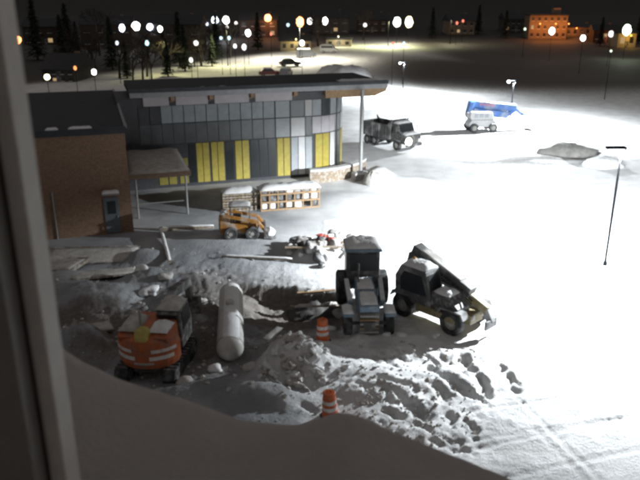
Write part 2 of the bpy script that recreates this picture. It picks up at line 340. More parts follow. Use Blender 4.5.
    def build(s, name, m, parent=None, bevel=0, smooth=False):
        o = bpy.data.objects.new(name, s.mesh(name, m, smooth)); COL.objects.link(o)
        if parent is not None: o.parent = parent
        if bevel:
            b = o.modifiers.new('edge', 'BEVEL'); b.width = bevel; b.segments = 2; b.limit_method = 'ANGLE'
        return o
def tag(o, label=None, cat=None, group=None, kind=None):
    if label: o['label'] = label
    if cat: o['category'] = cat
    if group: o['group'] = group
    if kind: o['kind'] = kind
    return o
def thing(name, loc, rz, label, cat, group=None, tilt=(0, 0)):
    o = bpy.data.objects.new(name, None); COL.objects.link(o); o.empty_display_size = .2
    o.location = loc; o.rotation_euler = (tilt[0], tilt[1], rz); return tag(o, label, cat, group)
def wheel(p, x, y, r, w, z=None, hub=M_HUB, name='wheel'):
    z = r if z is None else z
    t = MB().lathe([(r * .55, -w / 2), (r * .9, -w / 2), (r, -w * .36), (r, w * .36), (r * .9, w / 2), (r * .55, w / 2), (r * .5, 0), (r * .55, -w / 2)], (x, y, z), 22, 'y').build(name, M_RUB, p)
    s = 1 if y > 0 else -1
    MB().lathe([(0, s * w * .42), (r * .25, s * w * .42), (r * .3, s * w * .25), (r * .56, s * w * .3), (r * .56, -s * w * .3), (0, -s * w * .3)], (x, y, z), 16, 'y').build('rim', hub, t)
    return t

# ------------------------------------------------------------------ ground: one sheet, fine near, coarse far
def spaced(segs):
    out = []
    for a, b, st in segs:
        n = max(1, round((b - a) / st)); out += list(np.linspace(a, b, n, endpoint=False))
    return np.array(out + [segs[-1][1]])
gx = spaced([(-1800, -400, 100), (-400, -120, 20), (-120, -40, 5), (-40, -19, 1), (-19, -12, .3), (-12, 16, .085), (16, 30, .4), (30, 60, 2), (60, 140, 6), (140, 400, 20), (400, 1800, 100)])
gy = spaced([(-60, 10, 10), (10, 16, 1), (16, 32, .085), (32, 46, .16), (46, 66, .35), (66, 120, 1.2), (120, 300, 5), (300, 600, 15), (600, 2200, 100)])
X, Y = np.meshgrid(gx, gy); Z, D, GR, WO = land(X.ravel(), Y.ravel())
nv = X.size; co = np.stack([X.ravel(), Y.ravel(), Z], 1).astype(np.float32)
nx, ny = len(gx), len(gy)
idx = np.arange(nv).reshape(ny, nx)
quads = np.stack([idx[:-1, :-1], idx[:-1, 1:], idx[1:, 1:], idx[1:, :-1]], -1).reshape(-1, 4).astype(np.int32)
gme = bpy.data.meshes.new('ground')
gme.vertices.add(nv); gme.vertices.foreach_set('co', co.ravel())
gme.loops.add(quads.size); gme.loops.foreach_set('vertex_index', quads.ravel())
gme.polygons.add(len(quads)); gme.polygons.foreach_set('loop_start', np.arange(0, quads.size, 4, dtype=np.int32))
gme.polygons.foreach_set('use_smooth', np.ones(len(quads), bool))
gme.update(calc_edges=True)
da = gme.attributes.new('dirt_shade', 'FLOAT', 'POINT'); da.data.foreach_set('value', D.astype(np.float32))
dw = gme.attributes.new('wood_unlit', 'FLOAT', 'POINT'); dw.data.foreach_set('value', WO.astype(np.float32))
dg = gme.attributes.new('grime_dim', 'FLOAT', 'POINT'); dg.data.foreach_set('value', GR.astype(np.float32))
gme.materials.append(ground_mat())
ZG_ = Z.reshape(ny, nx)
def zat(x, y):                                   # height of the built sheet, interpolated
    x = np.asarray(x, float); y = np.asarray(y, float)
    i = np.clip(np.searchsorted(gx, x) - 1, 0, nx - 2); j = np.clip(np.searchsorted(gy, y) - 1, 0, ny - 2)
    u = (x - gx[i]) / (gx[i + 1] - gx[i]); v = (y - gy[j]) / (gy[j + 1] - gy[j])
    return (ZG_[j, i] * (1 - u) + ZG_[j, i + 1] * u) * (1 - v) + (ZG_[j + 1, i] * (1 - u) + ZG_[j + 1, i + 1] * u) * v
def gz(x, y): return float(zat(x, y))
ground = bpy.data.objects.new('ground', gme); COL.objects.link(ground); tag(ground, kind='structure')

# ------------------------------------------------------------------ the building the camera looks out of
own = MB().box((0, -1.2, 6.2), (14, 4.6, 12.4)).build('camera_building_wall', M_CONC)
tag(own, 'concrete wall of the building the camera stands in', 'wall', kind='structure')
sill = MB().box((0, .75, 12.39), (5.0, 1.3, .44)).build('window_ledge', M_CONC, own)
MB().box((0, -.7, 15.2), (14, 5.0, .5)).build('sky_blocker', M_CONC, own)  # added out of view to keep sky glow off the ledge snow
# wind-blown snow on the ledge: crest line read off the photo, at 1.3 m
crest = [(-60, 265), (0, 308), (45, 340), (78, 359), (109, 374), (150, 390), (200, 406), (240, 421), (275, 426), (305, 426), (318, 421), (330, 415), (345, 413), (365, 419), (400, 435), (455, 457), (510, 481), (580, 512), (660, 548)]
cp = [at_y(a, b, 1.35) for a, b in crest]
cxs = np.array([p.x for p in cp]); czs = np.array([p.z for p in cp])
us = np.linspace(cxs[0], cxs[-1], 110); ky = np.concatenate([np.linspace(.30, 1.35, 38), np.linspace(1.36, 1.48, 10)])
vs_, fs_ = [], []
UX, KY = np.meshgrid(us, ky); LN1 = fbm(UX * 5, KY * 5, 3, 5); LN2 = fbm(UX * 14, KY * 14, 3, 8)
for j, yy in enumerate(ky):
    for i, xx in enumerate(us):
        zc = sum(float(np.interp(xx + k * .012, cxs, czs)) for k in (-2, -1, 0, 1, 2)) / 5
        if yy <= 1.35: z = zc - .10 * ((1.35 - yy) / 1.0) ** 1.5 - .012 * LN1[j, i]
        else: z = zc - (zc - 12.63) * min(1, ((yy - 1.35) / .13)) ** 1.7
        vs_.append((xx, yy, max(float(z) + .006 * LN2[j, i], 12.625)))
W = len(us)
for j in range(len(ky) - 1):
    for i in range(W - 1): a = j * W + i; fs_.append((a, a + 1, a + W + 1, a + W))
o0 = len(vs_); vs_ += [(v[0], v[1], 12.612) for v in vs_]
for j in range(len(ky) - 1):
    for i in range(W - 1): a = o0 + j * W + i; fs_.append((a, a + W, a + W + 1, a + 1))
rim = list(range(W)) + [j * W + W - 1 for j in range(1, len(ky))] + [(len(ky) - 1) * W + i for i in range(W - 2, -1, -1)] + [j * W for j in range(len(ky) - 2, 0, -1)]
for q in range(len(rim)): a, b = rim[q], rim[(q + 1) % len(rim)]; fs_.append((a, o0 + a, o0 + b, b))
led = MB().add(vs_, fs_).build('snow_drift', mat('ledge_snow', (.64, .585, .56), .85, var=.06, scale=6, bump=.15, bscale=60, spec=.1), smooth=True)
tag(led, 'smooth grey snow drift heaped on the window ledge along the bottom', 'snow drift')
wf = thing('window_frame', (0, 0, 12.3), 0, 'grey painted window frame post along the left edge', 'window frame')
def jamb(px0, px1, yy, name, m, dep=.05):
    a = at_y(px0, 240, yy); b = at_y(px1, 240, yy)
    MB().box(((a.x + b.x) / 2, yy + dep / 2, 1.35), (b.x - a.x, dep, 2.7)).build(name, m, wf, bevel=.002)
jamb(13, 31, .80, 'outer_jamb', M_JAMB); jamb(-4, 12.5, .795, 'gasket', M_GASK, .03); jamb(-90, -5, .76, 'inner_jamb', M_JAMB2, .05)

# ------------------------------------------------------------------ lamp posts that light the site
def spot(name, loc, power, col, size=172, blend=.35, soft=.18, parent=None, aim=None):
    d = bpy.data.lights.new(name, 'SPOT'); d.energy = power; d.color = col; d.spot_size = R(size); d.spot_blend = blend; d.shadow_soft_size = soft
    o = bpy.data.objects.new(name, d); COL.objects.link(o); o.location = loc
    if parent: o.parent = parent
    if aim: o.rotation_euler = Vector(aim).to_track_quat('-Z', 'Y').to_euler()
    return o
LAMP_GLOW = glow('lamp_lens', (.85, .93, 1), 9)
def lamp_post(pxtop, pytop, h, label, power, side=-1, lit=False, aim=None, size=172, blend=.35, soft=.13):
    p = at(pxtop, pytop, h); z0 = gz(p.x, p.y)
    t = thing('lamp_post', (p.x, p.y, z0), 0, label, 'lamp post', 'lamp posts around the site')
    hh = h - z0
    MB().lathe([(0, 0), (.13, 0), (.13, .2), (.11, .24), (0, .24)], n=16).build('base', M_POLE, t)
    MB().lathe([(.1, .2), (.1, .26), (.08, .3), (.065, hh * .6), (.05, hh - .42), (0, hh - .41)], n=14).build('pole', M_POLE, t)
    MB().bar((.03, 0, hh - .46), (.17, 0, hh - .30), .025, .025).bar((.17, 0, hh - .31), (.17, 0, hh - .02), .025, .025, (1, 0, 0)).build('yoke', M_POLE, t)
    hd = MB().box((-.32, 0, hh + .02), (1.02, .36, .13)).build('lamp_head', M_POLE, t, bevel=.03)
    MB().box((-.32, 0, hh - .058), (.8, .28, .025)).build('lens', LAMP_GLOW, hd)
    if lit: MB().lathe([(0, -.17), (.12, -.14), (.2, 0), (.12, .14), (0, .17)], (-.62, -.19, hh - .16), 12).build('bulb', LAMP_GLOW, hd)
    spot('lamp_light', (0, 0, hh - .25), power, (.89, .96, 1.0), parent=t, aim=aim, size=size, blend=blend, soft=soft)
    return t
lamp_post(622, 148, 6.65, 'tall dark lamp post nearest the camera on the right, standing in bright snow', 70000, aim=(.06, .10, -1), blend=.26, soft=.14)
lamp_post(514, 80, 5.5, 'lamp post with glowing head beside the blue boom lift', 72000, lit=True, size=170)
lamp_post(404, 62, 5.0, 'thin far lamp post with glowing head beyond the roof corner', 42000, lit=True, size=170)

# ------------------------------------------------------------------ the new building: curved glazed hall and brick wing
PHI = R(18); B0 = Vector((-.7, 56.2, 0)); CB, SB = math.cos(PHI), math.sin(PHI)
bld = thing('school_building', B0, PHI, 'unfinished building with yellow panels, deep flat roof and brown brick wing', 'building')
def fac(px, py, ly=0.0):
    """pixel -> facade coordinates (along, up) on the plane local y = ly"""
    d = ray(px, py); n = Vector((-SB, CB, 0)); q = B0 + n * ly
    t = (q - Vector((0, 0, CAM_H))).dot(n) / d.dot(n); p = Vector((0, 0, CAM_H)) + d * t
    w = p - B0; return w.x * CB + w.y * SB, p.z
RC = 3.7                                                             # radius of the rounded end
def arc_pt(a, off=0.0): return ((RC + off) * math.sin(a), RC - (RC + off) * math.cos(a))
outline = [(-15.2, 0)] + [arc_pt(R(k * 10)) for k in range(0, 12)] + [(RC * .94, 5.4), (-15.2, 5.4)]
hall = MB().slab(outline, -.4, 7.0).build('hall_wall', M_MULL, bld)
def panel(px0, px1, z0, z1, m, name='panel', prou=.06):
    a, b = fac(px0, 150)[0], fac(px1, 150)[0]
    MB().box(((a + b) / 2, -prou / 2 - .003, (z0 + z1) / 2), (b - a - .03, prou, z1 - z0 - .03)).build(name, m, hall, bevel=.012)
ZG, ZM, ZU = .25, 3.42, 5.02
M_HGLASS = mat('hall_glass', (.10, .105, .11), .3, var=.4, scale=.6, spec=.5)
for a, b in ((157, 166), (167, 175), (178, 187)): panel(a, b, ZG, 2.3, mat('shaded_yellow_panel', (.30, .25, .05), .6, var=.2, scale=3), 'yellow_panel')  # yellow panels recoloured darker for the shade under the canopy
for a, b in ((196, 202.3), (202.5, 209), (211, 217.3), (217.5, 224), (235, 241.8), (242.2, 249), (277, 283.3), (283.6, 290)): panel(a, b, ZG, ZM, M_YEL, 'yellow_panel')
for a, b in ((188, 195.5), (225, 234), (250, 258.5), (258.8, 267.5), (267.8, 276)): panel(a, b, ZG, ZM, M_GLASS, 'window_pane', .035)
for a, b, m in ((291, 298, M_GREYP), (298.2, 305, M_LIGHTP), (305.3, 312, M_GREYP)): panel(a, b, ZG, ZM, m)
k = 141
while k < 274:
    panel(k, k + 10.9, ZM + .05, ZU, M_HGLASS, 'window_pane', .035); panel(k, k + 10.9, ZU + .05, 6.40, M_MULL if k < 160 else M_BLUEP); k += 11.2
panel(276, 290, ZM + .05, ZU, M_GREYP); panel(291, 305, ZM + .05, ZU, M_LIGHTP); panel(305.4, 312, ZM + .05, ZU, M_GLASS, 'window_pane', .035)
panel(276, 290, ZU + .05, 6.40, M_GREYP); panel(291, 304.5, ZU + .05, 6.40, M_GLASS, 'window_pane', .035); panel(305, 312, ZU + .05, 6.40, M_LIGHTP)
def cpanel(a0, a1, z0, z1, m, name='panel', prou=.06):
    n = 4; pts = [arc_pt(R(a0 + (a1 - a0) * i / n), prou) for i in range(n + 1)] + [arc_pt(R(a0 + (a1 - a0) * i / n), .004) for i in range(n, -1, -1)]
    MB().slab(pts, z0 + .015, z1 - .015).build(name, m, hall, bevel=.01)
for a0, a1, m, nm in ((5, 15, M_YEL, 'yellow_panel'), (15.6, 26, M_YEL, 'yellow_panel'), (28, 40, M_LIGHTP, 'panel'), (42, 54, M_GLASS, 'window_pane'), (56, 66, M_YEL, 'yellow_panel'), (67, 78, M_YEL, 'yellow_panel'), (80, 96, M_BLUEP, 'panel')):
    cpanel(a0, a1, ZG, ZM + .15, m, nm)
for a0, a1, m, nm in ((1, 13, M_LILAC, 'panel'), (13.5, 26, M_LILAC, 'panel'), (26.5, 40, M_LILAC, 'panel'), (42, 54, M_GLASS, 'window_pane'), (56, 76, M_LIGHTP, 'panel'), (77, 96, M_GREYP, 'panel')):
    cpanel(a0, a1, ZM + .2, ZU, m, nm)
for a0, a1, m, nm in ((1, 13, M_BLUEP, 'panel'), (14, 26, M_GLASS, 'window_pane'), (28, 40, M_GREYP, 'panel'), (42, 54, M_GLASS, 'panel'), (56, 76, M_BLUEP, 'panel'), (77, 96, M_GLASS, 'window_pane')):
    cpanel(a0, a1, ZU + .05, 6.40, m, nm)
# clerestory panels between the rafter ends
xs = [fac(q, 98)[0] for q in (138, 170, 208, 248, 290)]
for a, b in zip(xs[:-1], xs[1:]): MB().box(((a + b) / 2, -1.5, 6.98), (b - a - .5, .08, .72)).build('bulkhead_panel', M_LILAC, hall, bevel=.012)
# roof: slab, fascia, soffit, rafters
ROVER = -2.15; RX1 = 5.7; RX0 = -14.3
roof = MB().slab([(RX0, ROVER + .06), (RX1 - .06, ROVER + .06), (RX1 - .06, 5.6), (RX0, 5.6)], 7.42, 7.84).build('roof', M_ROOF, bld)
MB().box(((RX1 + RX0) / 2, ROVER, 7.52), (RX1 - RX0, .12, .36)).build('fascia', M_FASCIA, roof, bevel=.015)
MB().box((RX1, 1.75, 7.56), (.12, 7.6, .44)).build('fascia', M_FASCIA, roof, bevel=.015)
MB().box(((RX1 + RX0) / 2, ROVER - .01, 7.84), (RX1 - RX0 + .1, .22, .27)).build('roof_edge_trim', M_ROOF, roof)
for i in range(18):
    x0 = RX0 + .1 + i * 1.08; MB().box((x0 + .5, ROVER / 2 + .03, 7.385), (1.03, -ROVER - .16, .05)).build('soffit_board', M_WOOD, roof)
MB().snow(2.1, RX1 - .1, ROVER + .2, 0, 7.845, .10, 3).build('snow_layer', M_SNOW, roof, smooth=True)
MB().snow(-9.5, -7.0, ROVER + .15, -1.2, 7.845, .06, 4).build('snow_layer', M_SNOW, roof, smooth=True)
for q in (170, 208, 248, 290, 326, 350):
    x0 = fac(q, 98)[0]; MB().prism([(0, 7.34), (0, 6.75), (-1.7, 7.05), (-1.7, 7.34)], x0 - .14, x0 + .14)
    m = MB(); m.add([(x0 + s * .14, y, z) for s in (-1, 1) for y, z in ((0.2, 7.35), (0.2, 6.6), (-1.75, 7.0), (-1.75, 7.35))], [(0, 1, 2, 3), (7, 6, 5, 4), (0, 4, 5, 1), (1, 5, 6, 2), (2, 6, 7, 3), (3, 7, 4, 0)])
    m.build('rafter', M_WOOD, roof)
MB().add([(x_, y_, z_) for y_ in (-1.95, -1.65) for x_, z_ in ((fac(318, 95)[0], 7.36), (fac(318, 95)[0], 6.72), (fac(366, 95)[0], 6.72), (fac(377, 95)[0] , 7.1), (fac(377, 95)[0], 7.36))], [(0, 1, 2, 3, 4), (9, 8, 7, 6, 5), (0, 5, 6, 1), (1, 6, 7, 2), (2, 7, 8, 3), (3, 8, 9, 4), (4, 9, 5, 0)]).build('eave_beam', M_WOOD, roof)
# corner column on its snowy footing
def loc2(wx, wy): dx, dy = wx - B0.x, wy - B0.y; return dx * CB + dy * SB, -dx * SB + dy * CB
cp_ = at(360.5, 181); clx, cly = loc2(cp_.x, cp_.y)
colm = MB().lathe([(0, -.3), (.15, -.3), (.15, 7.36), (0, 7.36)], (clx, cly, 0), 16).build('column', M_STEEL, bld, smooth=False)
MB().box((clx, cly, .2), (1.3, 1.0, .9)).build('footing', M_CONC, colm, bevel=.05)
MB().snow(clx - .65, clx + .65, cly - .5, cly + .5, .65, .14, 9).build('snow_layer', M_SNOW, colm, smooth=True)
# brick wing
WX, WY, WH = -15.16, -10.4, 6.65
wing = MB().slab([(-34, WY), (WX, WY), (WX, 9), (-34, 9)], -.4, WH - .3).build('brick_wall', M_BRICK, bld)
wroof = MB().slab([(-34.2, WY - .15), (WX + .12, WY - .15), (WX + .12, 9.3), (-34.2, 9.3)], WH - .298, WH).build('wing_roof', M_ROOF, bld)
MB().box(((-34.2 + WX) / 2, WY - .12, WH + .06), (19.2, .2, .12)).build('parapet_trim', M_ROOF, wroof)
MB().box((WX + .08, (WY + 9.0) / 2, WH + .06), (.16, 19.4, .12)).build('parapet_trim', M_FASCIA, wroof)
for a, b, sd in ((45, 58, 1), (68, 92, 2)):
    xa, xb = fac(a, 129, WY)[0], fac(b, 129, WY)[0]; MB().snow(xa, xb, WY - .2, WY + .3, WH + .12, .10, sd).build('snow_layer', M_SNOW, wroof, smooth=True)
# brick courses that stand proud and the bluish door with its little hood
dx0, dx1 = fac(106, 225, WY)[0], fac(121, 225, WY)[0]
dm = (dx0 + dx1) / 2
door = MB().box((dm, WY - .04, 1.25), (dx1 - dx0, .08, 2.3)).build('door', mat('door_paint', (.12, .14, .155), .5, var=.2), wing, bevel=.01)
MB().box((dm, WY - .09, 1.75), (.5, .03, .8)).build('door_pane', M_GLASS, door); MB().box((dm + .32, WY - .12, 1.15), (.04, .08, .18)).build('handle', M_STEEL, door)
MB().box((dm, WY - .35, 2.75), (1.05, .7, .10)).build('door_hood', M_STEEL, wing, bevel=.01)
MB().snow(dm - .5, dm + .5, WY - .68, WY - .02, 2.80, .10, 7).build('snow_layer', M_SNOW, wing, smooth=True)
fx = fac(30, 165, WY)[0]; MB().box((fx, WY - .12, 4.3), (.45, .22, .3)).build('wall_light', M_STEEL, wing, bevel=.02)
MB().tube((fx + 1.0, WY - .07, 0), (fx + 1.0, WY - .07, 3.0), .05).build('downpipe', M_STEEL, wing)
# porch canopy with post
pp = at(188, 214); plx, ply = loc2(pp.x, pp.y)
cz = 2.95
can = MB().box(((WX + plx + .35) / 2, (ply - .35) / 2, cz), (plx + .35 - WX - .02, -(ply - .35) - .02, .34)).build('canopy', mat('canopy_fascia', (.17, .11, .075), .7, var=.3), bld, bevel=.02)
MB().snow(WX + .05, plx + .3, ply - .3, -.1, cz + .17, .16, 12).build('snow_layer', M_DSNOW, can, smooth=True)
MB().tube((plx, ply, -.2), (plx, ply, cz - .165), .07, n=12).build('post', M_STEEL, can)
MB().tube((WX + .5, ply, -.2), (WX + .5, ply, cz - .165), .07, n=12).build('post', M_STEEL, can)
MB().box((WX + 2.1, ply, 1.0), (3.0, .06, .06)).build('rail', M_STEEL, can)

# low rounded wall in front of the curved end, capped with snow
cw = thing('curved_low_wall', B0, PHI, 'low curved wall with snow cap below the yellow panels of the rounded end', 'wall')
pts_o = [arc_pt(R(k), 2.3) for k in range(-8, 64, 6)]; pts_i = [arc_pt(R(k), 1.7) for k in range(-8, 64, 6)]
MB().slab(pts_o + pts_i[::-1], -.3, .95).build('wall', M_OLDWOOD, cw)
MB().slab([arc_pt(R(k), 2.36) for k in range(-8, 64, 6)] + [arc_pt(R(k), 1.64) for k in range(-8, 64, 6)][::-1], .952, 1.12).build('snow_cap', M_SNOW, cw, bevel=.05)

# ------------------------------------------------------------------ stacks in front of the hall
def base(px, py, dz=0): p = onland(px, py); return Vector((p.x, p.y, p.z + dz))
b = base(239, 209); t = thing('pallet_stack', b, R(14), 'short stack of wooden pallets with a thick snow cap, behind the amber skid loader', 'pallets')
for i in range(7):
    pal = MB()
    for j in (-.5, 0, .5): pal.box((0, j, i * .19 + .05), (2.35, .1, .10))
    po = pal.build('pallet', M_OLDWOOD, t)
    for j in range(9): MB().box((-1.1 + j * .275, 0, i * .19 + .122), (.17, 1.15, .035)).build('slat', M_OLDWOOD, po)
MB().snow(-1.2, 1.2, -.6, .6, 1.30, .34, 5).build('snow_cap', M_SNOW, t, smooth=True)
b = base(289, 207); t = thing('block_rack', b, R(15), 'long timber rack of grey blocks with snow on top, beside the pallet stack', 'rack')
for z in (.06, .62, 1.18):
    for yy in (-.62, .62): MB().box((0, yy, z), (4.3, .07, .11)).build('rail', M_WOOD, t)
for i in range(8):
    xx = -2.1 + i * .6
    for yy in (-.55, .55): MB().box((xx, yy, .72), (.08, .07, 1.44)).build('post', M_WOOD, t)
rnd = random.Random(3)
for lvl in range(3):
    for i in range(7):
        if rnd.random() < .12: continue
        MB().box((-1.8 + i * .6, rnd.uniform(-.08, .02), .13 + lvl * .55 + .17), (.44, .86, .34 + rnd.random() * .06), (0, 0, rnd.uniform(-.06, .06))).build('block', [M_CONC, M_GRIME, M_LIGHTP][rnd.randrange(3)], t, bevel=.02)
MB().box((0, 0, 1.46), (4.4, 1.4, .05)).build('cover_board', M_OLDWOOD, t)
MB().snow(-2.2, 2.2, -.7, .7, 1.49, .30, 6, 14).build('snow_cap', M_SNOW, t, smooth=True)

# ------------------------------------------------------------------ amber skid loader (side on, nose to the right)
b = base(243, 240, -.04); t = thing('skid_loader', b, R(6), 'small amber skid steer loader dusted with snow, in front of the pallet stack', 'loader')
body = MB().prism([(-1.35, .35), (-1.35, 1.5), (-.85, 1.65), (-.75, 1.0), (.85, .95), (.95, .4)], -.5, .5).build('body', M_AMB, t, bevel=.03)
MB().box((-1.38, 0, .95), (.06, .8, .7)).build('rear_door', M_DARK, body, bevel=.02)
for s in (-1, 1):
    wheel(t, -.72, s * .72, .42, .3); wheel(t, .58, s * .72, .42, .3)
    MB().bar((-1.15, s * .62, 1.55), (.9, s * .62, 1.12), .14, .2).build('lift_arm', M_AMB, t, bevel=.02)
    MB().bar((.9, s * .62, 1.14), (1.42, s * .62, .45), .14, .18).build('lift_arm', M_AMB, t, bevel=.02)
cab = MB()
for x_, y_ in ((-.7, -.45), (-.7, .45), (.45, -.45), (.45, .45)): cab.bar((x_, y_, .95), (x_, y_, 2.0), .07, .07)
cab.box((-.12, 0, 2.03), (1.35, 1.0, .07)); cab.build('cab_frame', M_DARK, t)
MB().box((-.3, 0, 1.2), (.5, .5, .5)).build('seat', M_RUB, t, bevel=.05)
MB().snow(-.78, .52, -.48, .48, 2.065, .14, 8).build('snow_cap', M_SNOW, t, smooth=True); MB().snow(-1.3, -.85, -.45, .45, 1.55, .16, 9).build('snow_cap', M_SNOW, t, smooth=True)
MB().prism([(1.3, .1), (1.95, .04), (2.0, .1), (1.5, .2), (1.42, .75), (1.3, .75)], -.85, .85).build('bucket', M_GRIME, t)
MB().lump((1.65, 0, .25), (.3, .7, .25), 5).build('snow_cap', M_SNOW, t, smooth=True)

# ------------------------------------------------------------------ dusty blue tractor, nose to the camera
b = base(368, 333); b.z = gz(b.x, b.y + 1.5) - .05
t = thing('tractor', b, R(-88), 'dusty blue-grey tractor facing the camera, snow on its long bonnet and cab roof', 'tractor')
# local +x is the nose; origin under the front axle
hood = MB().prism([(.35, .75), (.4, 1.50), (-2.6, 1.68), (-2.6, .8)], -.42, .42).build('bonnet', M_BLUE, t, bevel=.04)
for x0, x1, sd in ((-1.05, .33, 1), (-2.5, -1.2, 2)): MB().snow(x0, x1, -.37, .37, 1.54 - .06 * (x0 + x1) / 2 - .03, .10, 90 + sd, 12).build('snow_layer', M_SNOW, hood, smooth=True)
gr = MB().box((.40, 0, .72), (.1, .86, .95)).build('grille', M_DARK, t, bevel=.02)
for i in range(5): MB().box((.49, 0, .32 + i * .19), (.09, .82, .085)).build('slat', [M_HUB, M_WOOD][i % 2], gr, bevel=.01)
for s in (-1, 1):
    wheel(t, 0, s * .92, .52, .38, hub=M_GRIME); wheel(t, -3.3, s * .98, .85, .5, hub=M_GRIME)
    MB().prism([(.55, 1.05), (.45, 1.15), (-.5, 1.2), (-.62, 1.1)], s * .92 - .24, s * .92 + .24).build('fender', M_BLUE, t, bevel=.02)
    MB().snow(-.5, .45, s * .92 - .24, s * .92 + .24, 1.17, .10, 20 + s).build('snow_cap', M_SNOW, t, smooth=True)
    a_ = MB().bar((-2.7, s * .80, 1.42), (-.75, s * .74, 1.05), .2, .22).build('loader_arm', M_BLUE, t, bevel=.02)
    MB().bar((-2.6, s * .80, 1.55), (-.85, s * .74, 1.22), .2, .1).build('snow_layer', M_SNOW, a_, bevel=.02)
    MB().bar((-2.6, s * .80, .7), (-2.7, s * .80, 1.5), .18, .2).build('loader_upright', M_BLUE, t, bevel=.02)
MB().box((-1.5, 0, .62), (4.2, .5, .4)).build('chassis', M_DARK, t)
MB().tube((0, -.8, .52), (0, .8, .52), .08).build('front_axle', M_DARK, t); MB().tube((-3.3, -.8, .85), (-3.3, .8, .85), .1).build('rear_axle', M_DARK, t)
cabm = MB().prism([(-2.62, 1.1), (-2.7, 2.9), (-4.1, 2.9), (-4.25, 1.2)], -.78, .78).build('cab', M_DARK, t, bevel=.04)
MB().add([(-2.63, -.62, 1.95), (-2.63, .62, 1.95), (-2.69, .62, 2.78), (-2.69, -.62, 2.78), (-2.60, -.62, 1.95), (-2.60, .62, 1.95), (-2.655, .62, 2.78), (-2.655, -.62, 2.78)], [(3, 2, 1, 0), (4, 5, 6, 7), (0, 1, 5, 4), (1, 2, 6, 5), (2, 3, 7, 6), (3, 0, 4, 7)]).build('windscreen', M_GLASS, cabm)
for s in (-1, 1): MB().box((-3.4, s * .79, 2.25), (1.1, .03, 1.0)).build('side_window', M_GLASS, cabm)
MB().box((-3.4, 0, 2.97), (1.75, 1.75, .14)).build('cab_roof', M_BLUE, cabm, bevel=.05)
MB().snow(-4.2, -2.6, -.82, .82, 3.04, .24, 14).build('snow_cap', M_SNOW, cabm, smooth=True)
MB().tube((-1.9, -.3, 1.7), (-1.9, -.3, 2.6), .05).build('exhaust', M_DARK, t)
MB().lump((-2.0, .1, .9), (.2, .2, .1), 3).build('battery_box', M_GRIME, t)

# ------------------------------------------------------------------ dark telehandler, nose to the right and toward us
b = base(439, 318); b.z -= .03
t = thing('telehandler', b, R(-46), 'dark telehandler with dull yellow chassis and sloping boom, right of the tractor', 'telehandler'); t.scale = (.94,) * 3
ch = MB().box((0, 0, .78), (4.3, 1.0, .5)).build('chassis', M_DYEL, t, bevel=.04)
MB().box((.55, -.95, .82), (2.3, .5, .34)).build('side_skirt', M_DYEL, ch, bevel=.03)
for x_ in (-1.45, 1.45):
    MB().tube((x_, -.9, .62), (x_, .9, .62), .1).build('axle', M_DARK, t)
    for s in (-1, 1):
        wheel(t, x_, s * 1.0, .62, .42)
        MB().prism([(x_ - .75, 1.0), (x_ - .6, 1.3), (x_ + .6, 1.3), (x_ + .75, 1.0), (x_ + .68, .98), (x_ + .55, 1.22), (x_ - .55, 1.22), (x_ - .68, .98)], s * 1.0 - .24, s * 1.0 + .24).build('mudguard', M_DARK, t)
cabm = MB().prism([(-1.95, .95), (-2.0, 2.1), (-1.65, 2.72), (-.15, 2.72), (.22, 1.5), (.22, .95)], -1.12, -.02).build('cab', M_DARK, t, bevel=.04)
MB().prism([(-1.6, 1.45), (-1.62, 2.1), (-1.42, 2.45), (-.35, 2.45), (-.03, 1.5)], -1.145, -1.123).build('side_window', M_GLASS, cabm)
MB().bar((.21, -.6, 1.60), (-.08, -.6, 2.52), .8, .03, (1, 0, 0)).build('windscreen', M_GLASS, cabm)
MB().snow(-1.65, -.2, -1.08, -.06, 2.72, .24, 15).build('snow_cap', M_SNOW, cabm, smooth=True)
eng = MB().prism([(.2, .95), (.2, 1.85), (1.2, 1.75), (1.75, 1.35), (1.75, .95)], -1.05, -.05).build('engine_cover', M_GRIME, t, bevel=.04)
for i in range(4): MB().box((.42 + i * .25, -1.065, 1.35), (.12, .03, .3)).build('vent', M_DARK, eng)
MB().snow(.25, 1.2, -1.0, -.1, 1.80, .2, 16).build('snow_layer', M_SNOW, eng, smooth=True)
MB().prism([(-2.35, .9), (-2.35, 1.9), (-2.1, 2.95), (-1.7, 2.95), (-1.5, 1.0)], .02, .62).build('boom_tower', M_DARK, t, bevel=.03)
bo = MB().bar((-2.0, .40, 3.0), (1.5, .40, 1.65), .66, .80).build('boom', M_DARK, t, bevel=.04)
MB().bar((1.5, .32, 1.56), (2.5, .32, 1.17), .32, .42).build('inner_boom', M_DYEL, bo, bevel=.03)
MB().bar((2.4, .32, 1.2), (2.75, .32, .62), .3, .35).build('boom_head', M_DARK, bo, bevel=.03)
MB().bar((-.9, .32, 1.3), (.6, .32, 1.68), .14, .14).build('lift_ram', M_STEEL, bo)
MB().bar((-1.3, .40, 3.16), (1.0, .40, 2.27), .60, .12).build('snow_layer', M_DSNOW, bo, bevel=.02)
hs = MB()
for k_ in range(3):
    pts = [(-1.2 + .5 * q, .05 - .03 * k_, 2.55 - .17 * q - .18 * math.sin(q * .9 + k_)) for q in range(7)]
    for p_, q_ in zip(pts[:-1], pts[1:]): hs.tube(p_, q_, .028, n=6)
hs.build('hydraulic_hoses', M_RUB, bo)
MB().snow(-1.3, .9, -.42, .3, 1.03, .12, 17).build('snow_layer', M_SNOW, ch, smooth=True)
fk = MB().box((2.75, .25, .6), (.12, .9, .45)).build('fork_carriage', M_DARK, t, bevel=.02)
for s in (-1, 1): MB().lathe([(0, -.04), (.1, -.04), (.12, .05), (0, .06)], (2.18, s * .4, .9), 12, 'x').build('headlamp', M_WHITE, ch)
MB().lathe([(0, 0), (.08, 0), (.07, .14), (0, .17)], (-1.25, -.6, 2.93), 10).build('beacon', M_AMB, cabm)

